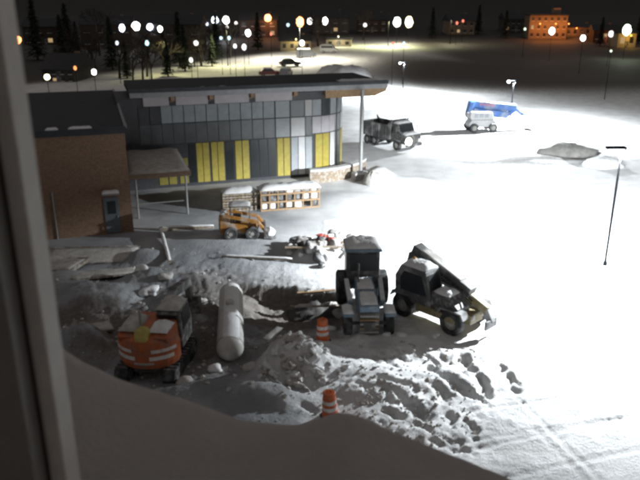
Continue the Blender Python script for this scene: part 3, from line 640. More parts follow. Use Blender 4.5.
# ------------------------------------------------------------------ orange excavator, its rounded counterweight toward us
b = base(158, 364, -.1); b.z = gz(b.x, b.y) - .28
t = thing('excavator', b, R(84), 'orange tracked excavator seen from behind, white bands on its rounded counterweight', 'excavator'); t.scale = (1.08,) * 3
for s in (-1, 1):
    tr = MB().prism([(-1.35, .12), (-1.5, .38), (-1.35, .66), (1.35, .66), (1.5, .38), (1.35, .12), (1.1, .0), (-1.1, .0)], s * .88 - .24, s * .88 + .24).build('track', M_RUB, t, bevel=.03)
    for i in range(12): MB().box((-1.25 + i * .23, s * .88, .68), (.09, .46, .05)).build('track_shoe', M_GRIME, tr)
    for x_ in (-1.1, 1.1): MB().lathe([(0, -.26), (.2, -.26), (.24, 0), (.2, .26), (0, .26)], (x_, s * .88, .35), 12, 'y').build('sprocket', M_GRIME, tr)
MB().box((0, 0, .45), (1.6, 1.3, .4)).build('undercarriage', M_DARK, t); MB().lathe([(0, .62), (.5, .62), (.5, .82), (0, .82)], n=18).build('slew_ring', M_DARK, t)
def half(rx, ry, x0, n=14, a=86): return [(x0 - rx * math.cos(R(k)), ry * math.sin(R(k))) for k in np.linspace(-a, a, n)]
cwt = half(1.0, 1.15, -.55)
prof = [(.78, .93), (.98, 1.0), (1.55, 1.0), (1.82, .95), (1.98, .80)]
vs2 = []; n_ = len(cwt)
for z_, sc_ in prof:
    for (x_, y_) in cwt: vs2.append((-.55 + (x_ + .55) * sc_, y_ * sc_, z_))
fs2 = [(j * n_ + i, j * n_ + i + 1, (j + 1) * n_ + i + 1, (j + 1) * n_ + i) for j in range(len(prof) - 1) for i in range(n_ - 1)]
fs2 += [(j * n_ + n_ - 1, j * n_, (j + 1) * n_, (j + 1) * n_ + n_ - 1) for j in range(len(prof) - 1)]
fs2 += [tuple(range(n_ - 1, -1, -1)), tuple(range((len(prof) - 1) * n_, len(prof) * n_))]
cw_ = MB().add(vs2, fs2).build('counterweight', M_ORG, t)
def band(k0, k1, z0, z1, off=.012, m=M_WHITE, nm='white_band'):
    ks = np.linspace(k0, k1, 8)
    o_ = [(-.55 - (1.0 + off) * math.cos(R(k)), (1.15 + off) * math.sin(R(k))) for k in ks]; i_ = [(-.55 - .99 * math.cos(R(k)), 1.14 * math.sin(R(k))) for k in ks]
    MB().slab(o_ + i_[::-1], z0, z1).build(nm, m, cw_)
band(18, 70, 1.42, 1.54); band(-70, -18, 1.42, 1.54); band(12, 62, 1.14, 1.28); band(-62, -14, 1.14, 1.28); band(-22, 14, .98, 1.06, m=M_HUB)
hd_ = MB().prism([(-1.35, 1.95), (-1.05, 2.12), (.1, 2.12), (.1, .8), (-.6, .8)], -.9, .9).build('engine_hood', M_ORG, t, bevel=.05)
MB().snow(-1.25, .1, .16, .9, 2.12, .18, 31).build('snow_layer', M_DSNOW, hd_, smooth=True)
MB().snow(-1.25, -.35, -.9, -.2, 2.12, .18, 32).build('snow_layer', M_SNOW, hd_, smooth=True)
ac = MB().block((.22, .30, .36), 77, 16, 11, 4.0, .2).build('air_cleaner', M_PYEL, t, smooth=True); ac.location = (-1.30, 0, 2.02)
MB().tube((-1.0, .12, 2.1), (-1.0, .12, 2.85), .05).build('exhaust', M_STEEL, t)
ecab = MB().prism([(.1, .85), (.0, 1.4), (-.15, 2.30), (.0, 2.44), (1.0, 2.44), (1.35, 1.7), (1.35, .85)], -1.0, -.12).build('cab', M_GRIME, t, bevel=.04)
MB().bar((-.03, -.56, 1.72), (-.165, -.56, 2.28), .7, .03, (1, 0, 0)).build('rear_window', M_GLASS, ecab)
MB().prism([(.25, 1.55), (.12, 2.3), (.95, 2.3), (1.15, 1.65)], -1.025, -1.003).build('side_window', M_GLASS, ecab)
MB().snow(-.1, 1.05, -.99, -.13, 2.44, .22, 33).build('snow_layer', M_DSNOW, ecab, smooth=True)
MB().box((.6, .55, 1.25), (1.4, .8, .9)).build('tank_box', M_ORG, t, bevel=.05)
bm_ = MB().bar((.9, 0, 1.3), (2.4, 0, 2.15), .32, .45).bar((2.3, 0, 2.12), (4.2, 0, 1.75), .3, .4).build('boom', M_DARK, t, bevel=.04)
MB().bar((4.15, 0, 1.9), (4.5, 0, .7), .26, .32).build('stick', M_DARK, t, bevel=.03)
MB().prism([(4.35, 1.0), (4.7, .95), (4.75, .4), (4.4, .1), (4.0, .2), (4.1, .45), (4.3, .5)], -.42, .42).build('bucket', M_GRIME, t)

# ------------------------------------------------------------------ pale tank lying toward the camera
a_ = at(231, 287, .75); c_ = at(230, 353, .55)
mid = (a_ + c_) / 2; ln = (a_ - c_).length; ang = math.atan2(a_.y - c_.y, a_.x - c_.x)
t = thing('storage_tank', (mid.x, mid.y, gz(mid.x, mid.y)), ang, 'long pale cylindrical tank with domed ends lying between excavator and pit', 'tank')
h_ = ln / 2; r_ = .56
prof = [(0, -h_)] + [(r_ * math.sin(R(k)), -h_ + .42 * (1 - math.cos(R(k)))) for k in range(15, 91, 15)] + [(r_, h_ - .42)] + [(r_ * math.cos(R(k)), h_ - .42 + .42 * math.sin(R(k))) for k in range(15, 91, 15)]
tk = MB().lathe(prof, (0, 0, .78), 28, 'x').build('shell', M_TANK, t, smooth=True)
for x_ in (-h_ * .62, h_ * .62): MB().prism([(x_ - .12, -.3), (x_ - .12, .55), (x_ + .12, .55), (x_ + .12, -.3)], -.42, .42).build('saddle', M_CONC, t)
for x_ in (-h_ + .45, h_ - .45): MB().lathe([(r_ + .004, -.015), (r_ + .012, -.015), (r_ + .012, .015), (r_ + .004, .015)], (x_, 0, .78), 28, 'x').build('weld_seam', M_GRIME, tk)
MB().lathe([(0, 1.33), (.2, 1.33), (.2, 1.5), (.14, 1.56), (0, 1.57)], (.3, 0, 0), 14).build('valve_cover', M_TANK, tk)
m = MB()
for i in range(26):
    u = -h_ + .5 + i * (2 * h_ - 1.0) / 25
# thin snow lying along the top of the tank
sv, sf = [], []
for i in range(31):
    u = -h_ + .35 + i * (2 * h_ - .7) / 30
    for j in range(9):
        a = R(-38 + j * 9.5 + 8); e = math.sin(math.pi * j / 8) ** .6 * min(1, i / 3, (30 - i) / 3)
        rr = r_ + .004 + .07 * e * (.75 + .5 * random.random()); sv.append((u, -rr * math.sin(a), .78 + rr * math.cos(a)))
for i in range(30):
    for j in range(8): q = i * 9 + j; sf.append((q, q + 1, q + 10, q + 9))
MB().add(sv, sf).build('snow_layer', M_SNOW, tk, smooth=True)

# ------------------------------------------------------------------ traffic drums
def drum(px, py, label, tilt=(0, 0), rz=0.):
    b = base(px, py, -.03); t = thing('traffic_drum', b, rz, label, 'traffic drum', 'orange and white traffic drums', tilt)
    MB().lathe([(0, 0), (.36, 0), (.36, .07), (.29, .1), (0, .1)], n=20).build('rubber_base', M_RUB, t)
    bd = MB().lathe([(.285, .08), (.285, .33), (.265, .34), (.265, .58), (.245, .59), (.245, .82), (.225, .83), (.225, 1.02), (.2, 1.05), (0, 1.05)], n=20).build('drum_body', M_BARREL, t)
    for r0, z in ((.269, .37), (.249, .63)): MB().lathe([(r0 - .004, z), (r0, z), (r0, z + .15), (r0 - .004, z + .15)], n=20).build('white_band', M_WHITE, bd)
    MB().prism([(-.1, 1.04), (-.08, 1.13), (.08, 1.13), (.1, 1.04), (.06, 1.04), (.05, 1.1), (-.05, 1.1), (-.06, 1.04)], -.02, .02).build('handle', M_BARREL, bd)
drum(330, 416, 'orange and white traffic drum standing just above the ledge snow', (R(3), R(-2)))
drum(323, 345, 'orange traffic drum beside the pit, left of the tractor', (R(-4), R(3)), 1)

# ------------------------------------------------------------------ rubble, boards, sheets
rnd = random.Random(11)
b = base(322, 254); t = thing('rubble_pile', b, 0, 'snowy rubble heap with red scraps and boards behind the tractor', 'rubble pile')
for i in range(54):
    x_, y_ = rnd.gauss(.2, 1.15), rnd.gauss(.1, .95); r0 = rnd.uniform(.14, .46); zz = gz(b.x + x_, b.y + y_) - b.z
    o = MB().block((r0 * rnd.uniform(.8, 1.4), r0 * rnd.uniform(.6, 1.1), r0 * .8), 100 + i, 12, 8, 6.0, .2).build('chunk', [M_RUBBLE, M_SNOW, M_DARK, M_DSNOW, M_GRIME][i % 5], t, smooth=True)
    o.location = (x_, y_, zz + r0 * .35); o.rotation_euler = (rnd.uniform(-.5, .5), rnd.uniform(-.5, .5), rnd.random() * 6)
for i, (x_, y_, a, l, m_) in enumerate(((-.3, -.9, .05, 3.6, M_OLDWOOD), (1.2, .0, 1.1, 1.6, M_WOOD), (.9, -.5, .4, 1.4, M_OLDWOOD), (-.8, .4, -.5, 1.8, M_OLDWOOD), (1.5, -.7, 1.3, 1.2, M_DYEL))):
    zz = gz(b.x + x_, b.y + y_) - b.z; MB().box((x_, y_, zz + .22), (l, .2, .06), (rnd.uniform(-.3, .3), rnd.uniform(-.3, .1), a)).build('board', m_, t)
for x_, y_ in ((.25, .15), (.55, -.2), (-.1, .5)): MB().lump((x_, y_, gz(b.x + x_, b.y + y_) - b.z + .38), (.24, .17, .13), int(x_ * 100) + 300, 8, 5, .35).build('red_scrap', M_RED, t)
b = base(292, 380); t = thing('snow_pile', b, 0, 'chunky pile of pale snow blocks in front of the pit, left of the near drum', 'snow pile')
SB_ = [MB().block((1, .8, .7), 700 + k, 16, 11, 7.0, .34).mesh('snow_block', M_SNOW if k % 4 else M_DSNOW, k % 3 > 0) for k in range(9)]
for i in range(85):
    x_, y_ = rnd.gauss(.1, .95), rnd.gauss(.25, .62); q = math.exp(-(x_ * x_ + y_ * y_) / 1.4); r0 = rnd.uniform(.05, .14) + .20 * q * rnd.random() ** 1.5; zz = gz(b.x + x_, b.y + y_) - b.z
    o = bpy.data.objects.new('snow_block', SB_[i % 9]); COL.objects.link(o); o.parent = t; o.scale = (r0 * rnd.uniform(.9, 1.6), r0, r0 * rnd.uniform(.7, 1.1))
    o.location = (x_, y_, zz + r0 * .3); o.rotation_euler = (rnd.uniform(-.7, .7), rnd.uniform(-.7, .7), rnd.random() * 6)
b = base(316, 296); t = thing('tarp_stack', b, R(12), 'dark tarp-covered stack of material with snow streaks, just left of the tractor', 'tarp stack')
tp = MB(); tp.snow(-1.5, 1.3, -.75, .75, -.1, 1.0, 81, 14); tp.build('tarp', mat('dark_tarp', (.05, .045, .042), .6, var=.5, scale=2.0, bump=.4, bscale=3), t, smooth=True)
for i, (x0, x1, y0, y1) in enumerate(((-1.2, -.3, -.70, -.45), (.1, 1.0, -.72, -.5), (-.6, .5, .1, .5))): MB().snow(x0, x1, y0, y1, .72 if y0 < 0 else 1.0, .14, 82 + i).build('snow_streak', M_DSNOW, t, smooth=True)
MB().bar((-1.4, -.5, .75), (1.2, -.72, .62), .14, .05).build('board', M_OLDWOOD, t); MB().bar((-.9, .3, 1.08), (1.0, .1, 1.16), .18, .05).build('board', M_WOOD, t)
# two snow-topped beams meeting in a corner near the porch
p0, p1, p2 = at(160, 231), at(214, 229), at(170, 268)
def beam(a, c, label, w=.16, h=.2, z=.05, group=None):
    ln = (c - a).length; an = math.atan2(c.y - a.y, c.x - a.x); mx_ = (a + c) / 2
    za, zb = gz(a.x, a.y), gz(c.x, c.y); zm = max((za + zb) / 2, gz(mx_.x, mx_.y))
    t = thing('timber_beam', (mx_.x, mx_.y, zm - .04), an, label, 'beam', group, (0, -math.atan2(zb - za, ln)))
    MB().box((0, 0, h / 2 + z), (ln, w, h)).build('timber', M_OLDWOOD, t, bevel=.01); MB().snow(-ln / 2, ln / 2, -w / 2 - .02, w / 2 + .02, h + z, .08, int(ln * 10), 12).build('snow_cap', M_SNOW, t, smooth=True)
beam(p0, p1, 'snow-topped timber lying level between porch post and skid loader')
beam(at(161, 233), p2, 'snow-topped timber slanting toward the camera from a corner near the porch')
beam(at(222, 262), at(292, 263), 'thin dark timber lying across the smooth snow above the pit', .1, .12)
beam(at(267, 360, .7), at(281, 350, .7), 'short brown plank half buried on the snow mound', .22, .08, .35)
# formwork sheets on the left
for i, (c, w_, d_, rz, tl, lab) in enumerate((((92, 258), 5.2, 2.2, .12, (.10, .02), 'large snow-edged formwork sheet lying below the brick wall'),
                                       ((105, 278), 3.6, 1.6, .55, (-.12, .10), 'formwork sheet tilted over the first one, slanting down to the left'),
                                       ((62, 268), 2.4, 1.8, -.3, (.05, -.12), 'formwork sheet at the far left beside the window post'),
                                       ((98, 336), 1.3, .9, .6, (.25, .1), 'small snow-covered board left of the excavator'))):
    b = base(*c); t = thing('formwork_sheet', (b.x, b.y, b.z + .12), rz, lab, 'sheet', 'formwork sheets', tl)
    MB().box((0, 0, .06), (w_, d_, .10)).build('sheet', M_PLY, t, bevel=.01)
    MB().snow(-w_ / 2 + .05, w_ / 2 - .05, -d_ / 2 + .05, d_ / 2 - .25, .11, .06, 40 + i, 12).build('snow_layer', M_DSNOW, t, smooth=True)
    for s in (-1, 1): MB().box((s * (w_ / 2 - .08), 0, -.05), (.1, d_ - .1, .12)).build('batten', M_OLDWOOD, t)
# loose lumps of snow and frozen spoil
LUMPS = [(402, 339, .20, 'white snow lump right of the tractor wheel'), (386, 338, .16, 'small snow lump in front of the tractor'), (436, 338, .2, 'snow lump under the telehandler'),
         (150, 296, .45, 'big snow lump behind the excavator cab'), (166, 288, .4, 'snow lump on the spoil right behind the excavator'), (143, 283, .35, 'rounded snow lump on the spoil left behind the excavator'),
         (200, 300, .4, 'snow lump left of the tank'), (303, 335, .45, 'snow lump at the rim of the pit'), (340, 300, .4, 'snow lump in the tractor shadow'), (330, 310, .3, 'low snow lump left of the tractor bonnet'),
         (250, 372, .35, 'snow lump at the left foot of the mound'), (215, 372, .3, 'snow lump near the tank end'), (185, 385, .3, 'snow lump right of the excavator track'), (80, 330, .4, 'snow lump above the ledge at far left')]
for i, (px, py, r0, lab) in enumerate(LUMPS):
    b = base(px, py); o = MB().block((r0 * 1.3, r0, r0 * .75), 500 + i, 14, 9, 3.0, .3).build('snow_lump', M_SNOW if i < 3 or i % 2 else M_DSNOW, smooth=True)
    o.location = b; tag(o, lab, 'snow lump', 'snow lumps')
# crumbs of frozen snow strewn over the churned ground
cr = MB(); cps = []
for i in range(1100):
    px, py = (rnd.gauss(400, 65), rnd.gauss(392, 34)) if i < 650 else (rnd.gauss(190, 70), rnd.gauss(330, 40))
    if i < 650 and not 345 < py < 480 or not 40 < px < 475 or not 250 < py < 470: continue
    p = at(px, py); cps.append((p.x, p.y, abs(rnd.gauss(.015, .03)) + .015))
cps = np.array(cps); czz = zat(cps[:, 0], cps[:, 1])
for i, ((x_, y_, r0), z_) in enumerate(zip(cps.tolist(), czz.tolist())):
    cr.lump((x_, y_, z_ + r0 * .2), (r0 * rnd.uniform(.8, 1.6), r0, r0 * .8), i, 6, 4, .3)
tag(cr.build('snow_crumbs', M_DSNOW), 'crumbs of frozen snow strewn over the churned ground', 'snow', kind='stuff')

# ------------------------------------------------------------------ trucks on the lit snow beyond
def lorry_wheels(t, xs_, w, r=.5):
    for x_ in xs_:
        for s in (-1, 1): wheel(t, x_, s * w, r, .34)
b = base(391, 146); t = thing('dump_truck', b, R(-52), 'dark dump truck with snowy front and one lit headlamp, behind the corner column', 'truck')
MB().box((-.3, 0, .72), (6.2, .9, .3)).build('chassis', M_DARK, t)
lorry_wheels(t, (1.9, -1.3, -2.4), 1.0)
cabm = MB().prism([(1.1, .75), (1.1, 2.55), (1.9, 2.6), (2.25, 1.75), (3.1, 1.55), (3.15, .7)], -1.05, 1.05).build('cab', M_GRIME, t, bevel=.06)
MB().bar((2.22, 0, 1.83), (1.95, 0, 2.48), 1.8, .04, (1, 0, 0)).build('windscreen', M_GLASS, cabm)
MB().snow(2.3, 3.05, -1.0, 1.0, 1.60, .2, 51).build('snow_layer', M_SNOW, cabm, smooth=True); MB().snow(1.1, 1.9, -1.0, 1.0, 2.58, .2, 52).build('snow_layer', M_SNOW, cabm, smooth=True)
for s in (-1, 1):
    MB().bar((2.0, s * 1.05, 2.2), (2.15, s * 1.4, 2.25), .04, .04).build('mirror_arm', M_DARK, cabm); MB().box((2.15, s * 1.42, 2.15), (.06, .16, .45)).build('mirror', M_DARK, cabm)
    MB().box((2.45, s * 1.0, 1.0), (1.3, .4, .12)).build('fender', M_DARK, cabm)
HEADL = glow('headlamp_glow', (1, .97, .82), 12)
MB().lathe([(0, .16), (.24, .13), (.40, .03), (.40, -.03), (0, -.03)], (3.2, -.72, 1.0), 18, 'x').build('headlamp', HEADL, cabm)
MB().lathe([(0, .1), (.16, .08), (.2, 0), (0, -.03)], (3.2, .72, 1.0), 14, 'x').build('headlamp', M_WHITE, cabm)
MB().box((3.2, 0, .62), (.16, 2.1, .28)).build('bumper', M_DARK, cabm)
bx_ = MB().prism([(-3.2, .95), (-3.45, 2.7), (-3.1, 2.35), (.6, 2.35), (1.2, 3.0), (.95, .95)], -1.2, -1.1).prism([(-3.2, .95), (-3.45, 2.7), (-3.1, 2.35), (.6, 2.35), (1.2, 3.0), (.95, .95)], 1.1, 1.2)
bx_.box((-1.1, 0, .98), (4.1, 2.18, .08)).box((.92, 0, 1.9), (.08, 2.18, 1.9)).box((-3.2, 0, 1.65), (.08, 2.18, 1.3))
bxo = bx_.build('dump_box', M_DARK, t)
for i in range(4): MB().box((-2.6 + i * 1.0, -1.23, 1.62), (.1, .06, 1.3)).build('rib', M_DARK, bxo)
MB().snow(-3.1, .8, -1.08, 1.08, 1.1, .9, 53).build('snow_load', M_DSNOW, bxo, smooth=True)

b = base(480, 131); t = thing('boom_lift', b, R(8), 'boom lift with white chassis and long bright blue boom stowed to the right', 'boom lift')
ch = MB().prism([(-1.5, .55), (-1.6, 1.0), (-1.3, 1.35), (1.3, 1.35), (1.6, 1.0), (1.5, .55)], -.85, .85).build('chassis', M_CAR[3], t, bevel=.05)
for x_ in (-1.1, 1.1):
    for s_ in (-1, 1): wheel(t, x_, s_ * 1.05, .5, .38)
    MB().tube((x_, -.9, .5), (x_, .9, .5), .09).build('axle', M_DARK, t)
tw = MB().prism([(-1.5, 1.4), (-1.65, 1.8), (-1.5, 2.3), (.9, 2.2), (1.2, 1.4)], -1.0, 1.0).build('turntable', M_CAR[3], t, bevel=.08)
for i in range(3): MB().box((-.9 + i * .6, -1.02, 1.85), (.42, .04, .4)).build('access_door', M_GREYP, tw, bevel=.01)
MB().box((-1.9, -.9, 2.0), (.3, .3, .5)).build('control_box', M_DARK, tw, bevel=.03)
MB().bar((-1.1, -.15, 2.25), (3.0, -.15, 1.75), .6, .75).build('riser', M_BBLUE, t, bevel=.05)
bo = MB().bar((-1.3, .15, 3.05), (4.0, .15, 2.45), .6, .8).build('boom', M_BBLUE, t, bevel=.05)
MB().bar((-1.5, .0, 2.0), (-1.25, .0, 3.35), .9, .5, (1, 0, 0)).build('pivot_link', M_BBLUE, t, bevel=.05)
MB().bar((2.9, -.15, 1.7), (3.9, .1, 2.3), .35, .4).build('link_arm', M_BBLUE, t, bevel=.03)
for i in range(7): MB().box((-.2 + i * .24, -.165, 3.02 - i * .027 + (.03 if i % 2 else 0)), (.16, .02, .26 if i % 3 else .34), (0, R(6.5), 0)).build('lettering', mat('pink_red_decal', (.6, .25, .3), .5), bo)
MB().bar((3.95, .15, 2.45), (4.9, .15, 1.7), .25, .28).build('jib', M_BBLUE, t, bevel=.03)
bk = MB().box((5.3, .15, .95), (.95, 1.7, .08)).build('basket', M_GRIME, t)
for x_, y_ in ((4.85, -.65), (4.85, .95), (5.75, -.65), (5.75, .95), (5.3, -.65), (5.3, .95)): MB().bar((x_, y_, .95), (x_, y_, 2.0), .05, .05).build('upright', M_GRIME, bk)
for z_ in (1.45, 2.0):
    for y_ in (-.65, .95): MB().box((5.3, y_, z_), (.95, .05, .05)).build('rail', M_GRIME, bk)
    for x_ in (4.85, 5.75): MB().box((x_, .15, z_), (.05, 1.65, .05)).build('rail', M_GRIME, bk)
MB().box((5.0, .15, 1.75), (.2, .6, .4)).build('control_panel', M_BBLUE, bk, bevel=.02)
MB().snow(-1.2, 3.2, -.12, .42, 3.12, .05, 71).build('snow_layer', M_SNOW, bo, smooth=True) if False else None

def car(name, px, py, rz, paint, label, sc=1.0, snow=True, van=False):
    b = base(px, py); t = thing(name, b, rz, label, 'car' if not van else 'van', 'vehicles parked on the far snow'); t.scale = (sc,) * 3
    if van: bd = [(-2.2, .35), (-2.25, 1.85), (-2.1, 2.0), (1.0, 2.0), (1.55, 1.2), (2.25, 1.0), (2.3, .4)]; gl = [(-1.9, 1.25), (-1.9, 1.8), (.95, 1.8), (1.35, 1.25)]; tp = (-2.05, 1.0, 2.0)
    else: bd = [(-2.15, .35), (-2.2, .9), (-1.75, 1.0), (-1.3, 1.45), (.4, 1.48), (1.05, 1.0), (2.1, .85), (2.2, .4)]; gl = [(-1.55, 1.02), (-1.2, 1.39), (.35, 1.41), (.88, 1.02)]; tp = (-1.25, .4, 1.47)
    o = MB().prism(bd, -.88, .88).build('body', paint, t, bevel=.05)
    for s in (-1, 1): MB().prism(gl, s * .885 - .012, s * .885 + .012).build('side_window', M_GLASS, o)
    for x_ in (-1.35, 1.35):
        for s in (-1, 1): wheel(t, x_, s * .8, .33, .22)
    for s in (-1, 1): MB().box((2.17, s * .6, .72), (.08, .34, .14)).build('headlamp', M_WHITE, o); MB().box((-2.19, s * .65, .78), (.06, .3, .14)).build('tail_lamp', M_RED, o)
    if snow: MB().snow(tp[0], tp[1], -.8, .8, tp[2], .14, int(px)).build('snow_cap', M_SNOW, o, smooth=True)
car('parked_car', 270, 76, R(8), M_CAR[1], 'dark red car parked on the far snow, nearest above the roof edge')
car('parked_car', 286, 76, R(80), M_CAR[2], 'pale car standing end on beside the dark red car')
car('parked_car', 290, 66, R(15), M_CAR[0], 'dark car in the middle of the far lit snow', 1.1)
car('parked_van', 306, 58, R(5), M_CAR[0], 'dark van farthest up the lit snow slope', 1.1, van=True)
car('parked_van', 329, 53, R(-10), M_CAR[2], 'grey van near the pale lit wall', 1.1, van=True)
# two heaps and a marker stake on the right
for px, py, r0, m_, lab, sd in ((568, 156, (2.9, 1.6, 1.15), mat('spoil_heap', (.26, .25, .235), .9, var=.4, scale=1.2, bump=.6, bscale=5), 'low grey heap of frozen spoil on the far right snow', 61), (603, 166, (1.7, 1.3, .8), M_SNOW, 'rounded white snow heap right of the low grey heap', 62), (372, 186, (.75, .9, .9), M_DSNOW, 'snow heap at the foot of the corner column', 63), (352, 80, (4, 3, 2.6), M_SNOW, 'tall snow bank seen over the roof end', 64), (334, 77, (3.5, 3, 2.2), M_SNOW, 'snow bank left of the tall one above the roof', 65)):
    b = base(px, py); o = MB().lump((0, 0, -.1), r0, sd, 16, 9, .16).build('snow_heap', m_, smooth=True); o.location = b; tag(o, lab, 'snow heap', 'snow heaps')
b = base(630, 262); t = thing('marker_stake', b, 0, 'small dark marker stake in the snow at the right edge', 'stake')
MB().box((0, 0, .18), (.06, .05, .5), (0, .1, 0)).build('stake', M_DARK, t); MB().box((.04, -.03, .34), (.16, .02, .12)).build('flag', M_DARK, t)

# ------------------------------------------------------------------ trees: bare ones and dark conifers
def bare_mesh(seed):
    rnd = random.Random(seed); tr, br = MB(), MB()
    def grow(m, a, d, l, r, lev):
        b_ = a + d * l; m.tube(a, b_, r, r * .68, 6 if lev < 2 else 4, False)
        if lev >= 5: return
        for k in range(3 if lev < 4 else 2):
            nd = (d + Vector((rnd.gauss(0, .48), rnd.gauss(0, .48), rnd.gauss(.12, .28)))).normalized(); grow(br, b_ - d * l * rnd.uniform(0, .35), nd, l * rnd.uniform(.62, .82), max(.035, r * .6), lev + 1)
    grow(tr, Vector((0, 0, -.3)), Vector((rnd.gauss(0, .04), rnd.gauss(0, .04), 1)).normalized(), 2.9, .24, 0)
    return tr.mesh('trunk', M_BARK), br.mesh('branches', M_BARK)
def fir_mesh(seed):
    rnd = random.Random(seed); tr, cr_ = MB(), MB(); tr.tube((0, 0, -.3), (0, 0, 8.4), .2, .04, 7, False)
    for i in range(900):
        z = 1.0 + 7.8 * rnd.random() ** 1.25; rr = (9.0 - z) / 8 * 2.1 * (.55 + .45 * math.sin(z * 5) ** 2) * rnd.uniform(.25, 1.05); a = rnd.random() * 6.283
        c = Vector((rr * math.cos(a), rr * math.sin(a), z - rr * .35)); o_ = Vector((math.cos(a), math.sin(a), -.45)) * rnd.uniform(.3, .55); s_ = Vector((-math.sin(a), math.cos(a), rnd.uniform(-.3, .3))) * rnd.uniform(.1, .22)
        cr_.add([c - o_ * .4 - s_, c - o_ * .4 + s_, c + o_ + s_ * .2, c + o_ * .6 - s_ * .8], [(0, 1, 2, 3)])
    return tr.mesh('trunk', M_BARK), cr_.mesh('crown', M_PINE)
BARE = [bare_mesh(k) for k in (1, 2, 3)]; FIR = [fir_mesh(k) for k in (4, 5)]
def ground_at(px, py):
    """first hit of the pixel's ray with the land, for the rising ground far off"""
    d = ray(px, py); ts = np.geomspace(60, 1500, 500); z = CAM_H + d.z * ts
    hz = zat(d.x * ts, d.y * ts); k = np.where(z <= hz)[0]; i = k[0] if len(k) else -1
    return Vector((d.x * ts[i], d.y * ts[i], float(hz[i])))
def tree(p, kind, sc, label, sd):
    ms = (BARE if kind == 'bare' else FIR)[sd % (3 if kind == 'bare' else 2)]
    t = thing('bare_tree' if kind == 'bare' else 'conifer_tree', p, sd * 1.7, label, 'tree', 'trees beyond the building'); t.scale = (sc,) * 3
    for nm, me in zip(('trunk', 'branches' if kind == 'bare' else 'crown'), ms):
        o = bpy.data.objects.new(nm, me); COL.objects.link(o); o.parent = t
TREES = [(133, 84, 'bare', .8, 'bare tree leftmost of the clump just above the wing roof'), (143, 82, 'bare', .95, 'bare tree in the middle of the clump above the wing roof'), (152, 82, 'bare', .85, 'bare tree on the right of the clump above the wing roof'),
         (168, 77, 'fir', .8, 'narrow conifer right of the bare tree clump'), (180, 66, 'fir', 1.3, 'tall conifer behind the bare tree clump'), (203, 62, 'bare', 1.2, 'bare tree at the upper edge of the lit snow, left'), (217, 60, 'fir', 1.2, 'conifer at the upper edge of the lit snow'),
         (230, 58, 'bare', 1.3, 'bare tree between the two small white lamps'), (113, 70, 'fir', 1.2, 'conifer left of the bare tree clump'), (70, 62, 'fir', 1.5, 'conifer among the lights on the far left'), (38, 60, 'fir', 1.6, 'conifer beside the window post'),
         (100, 56, 'bare', 1.7, 'bare tree below the row of white lamps'), (258, 50, 'fir', 1.2, 'conifer left of the yellowish house'), (318, 46, 'bare', 1.4, 'bare tree left of the pale lit wall'), (432, 38, 'fir', 1.2, 'conifer right of the twin lamps'), (478, 34, 'fir', 1.2, 'conifer left of the orange lit block'),
         (505, 38, 'fir', 1.1, 'low conifer just left of the orange lit block'), (600, 46, 'fir', 1.0, 'conifer between the orange houses on the right'), (363, 40, 'bare', 1.4, 'bare tree left of the twin lamps'), (638, 44, 'fir', 1.3, 'conifer at the right edge')]
ORD = ['first', 'second', 'third'] + [w + 'th' for w in 'four fif six seven eigh nin ten eleven twelf thirteen fourteen fifteen sixteen seventeen eighteen nineteen'.split()] + ['twentieth', 'twenty-first', 'twenty-second', 'twenty-third', 'twenty-fourth']
cnt = {'bare': 0, 'fir': 0}
for k, px in enumerate(sorted(random.uniform(52, 222) for _ in range(30))):
    py = random.uniform(58, 79) - max(0, px - 150) * .18; kd = 'bare' if k % 5 else 'fir'
    TREES.append((px, py, kd, random.uniform(.7, 1.25), '%s %s from the left in the dark thicket beside the lit far snow' % (ORD[cnt[kd]], 'bare tree' if kd == 'bare' else 'small dark conifer'))); cnt[kd] += 1
for i, (px, py, kd, sc, lab) in enumerate(TREES): tree(ground_at(px, py), kd, sc, lab, i)

# ------------------------------------------------------------------ houses of the town
LITW = glow('lit_window', (1, .66, .32), .45)
def house(px, py, w, d, h, rh, wm, rz, label, lit=(), rows=2, cols=4, flat=False, name='house'):
    p = ground_at(px, py); t = thing(name, (p.x, p.y, p.z - .3), rz, label, 'house' if name == 'house' else 'building', 'buildings of the town')
    wl = MB().box((0, 0, h / 2), (w, d, h)).build('wall', wm, t)
    if flat:
        rf = MB().box((0, 0, h + .2), (w + .5, d + .5, .4)).build('roof', M_ROOF, t)
    else:
        rf = MB().add([(-w / 2 - .4, -d / 2 - .5, h), (w / 2 + .4, -d / 2 - .5, h), (w / 2 + .4, d / 2 + .5, h), (-w / 2 - .4, d / 2 + .5, h), (-w / 2 - .4, 0, h + rh), (w / 2 + .4, 0, h + rh)], [(0, 1, 5, 4), (2, 3, 4, 5), (1, 2, 5), (3, 0, 4), (3, 2, 1, 0)]).build('roof', M_ROOF, t)
        MB().box((w * .28, .6, h + rh * .8), (.8, .8, 1.6)).build('chimney', M_BRICK, rf)
    k = 0
    for r0 in range(rows):
        for c in range(cols):
            x_ = -w / 2 + (c + .5) * w / cols; z_ = h * (r0 + .55) / rows
            wn = MB().box((x_, -d / 2 - .03, z_), (w / cols * .42, .06, h / rows * .42)).build('window', LITW if k in lit else M_GLASS, t)
            MB().box((x_, -d / 2 - .06, z_ - h / rows * .24), (w / cols * .5, .1, .12)).build('sill', M_WHITE, wn); k += 1
    MB().box((w * .02, -d / 2 - .05, 1.1), (1.0, .08, 2.1)).build('door', M_DARK, t)
    return t, p
def orb(p, power, col, name='lamp_light', r=.5):
    d = bpy.data.lights.new(name, 'POINT'); d.energy = power; d.color = col; d.shadow_soft_size = r
    o = bpy.data.objects.new(name, d); COL.objects.link(o); o.location = p; return o
SOD = (1, .30, .06); WRM = (1, .82, .5)
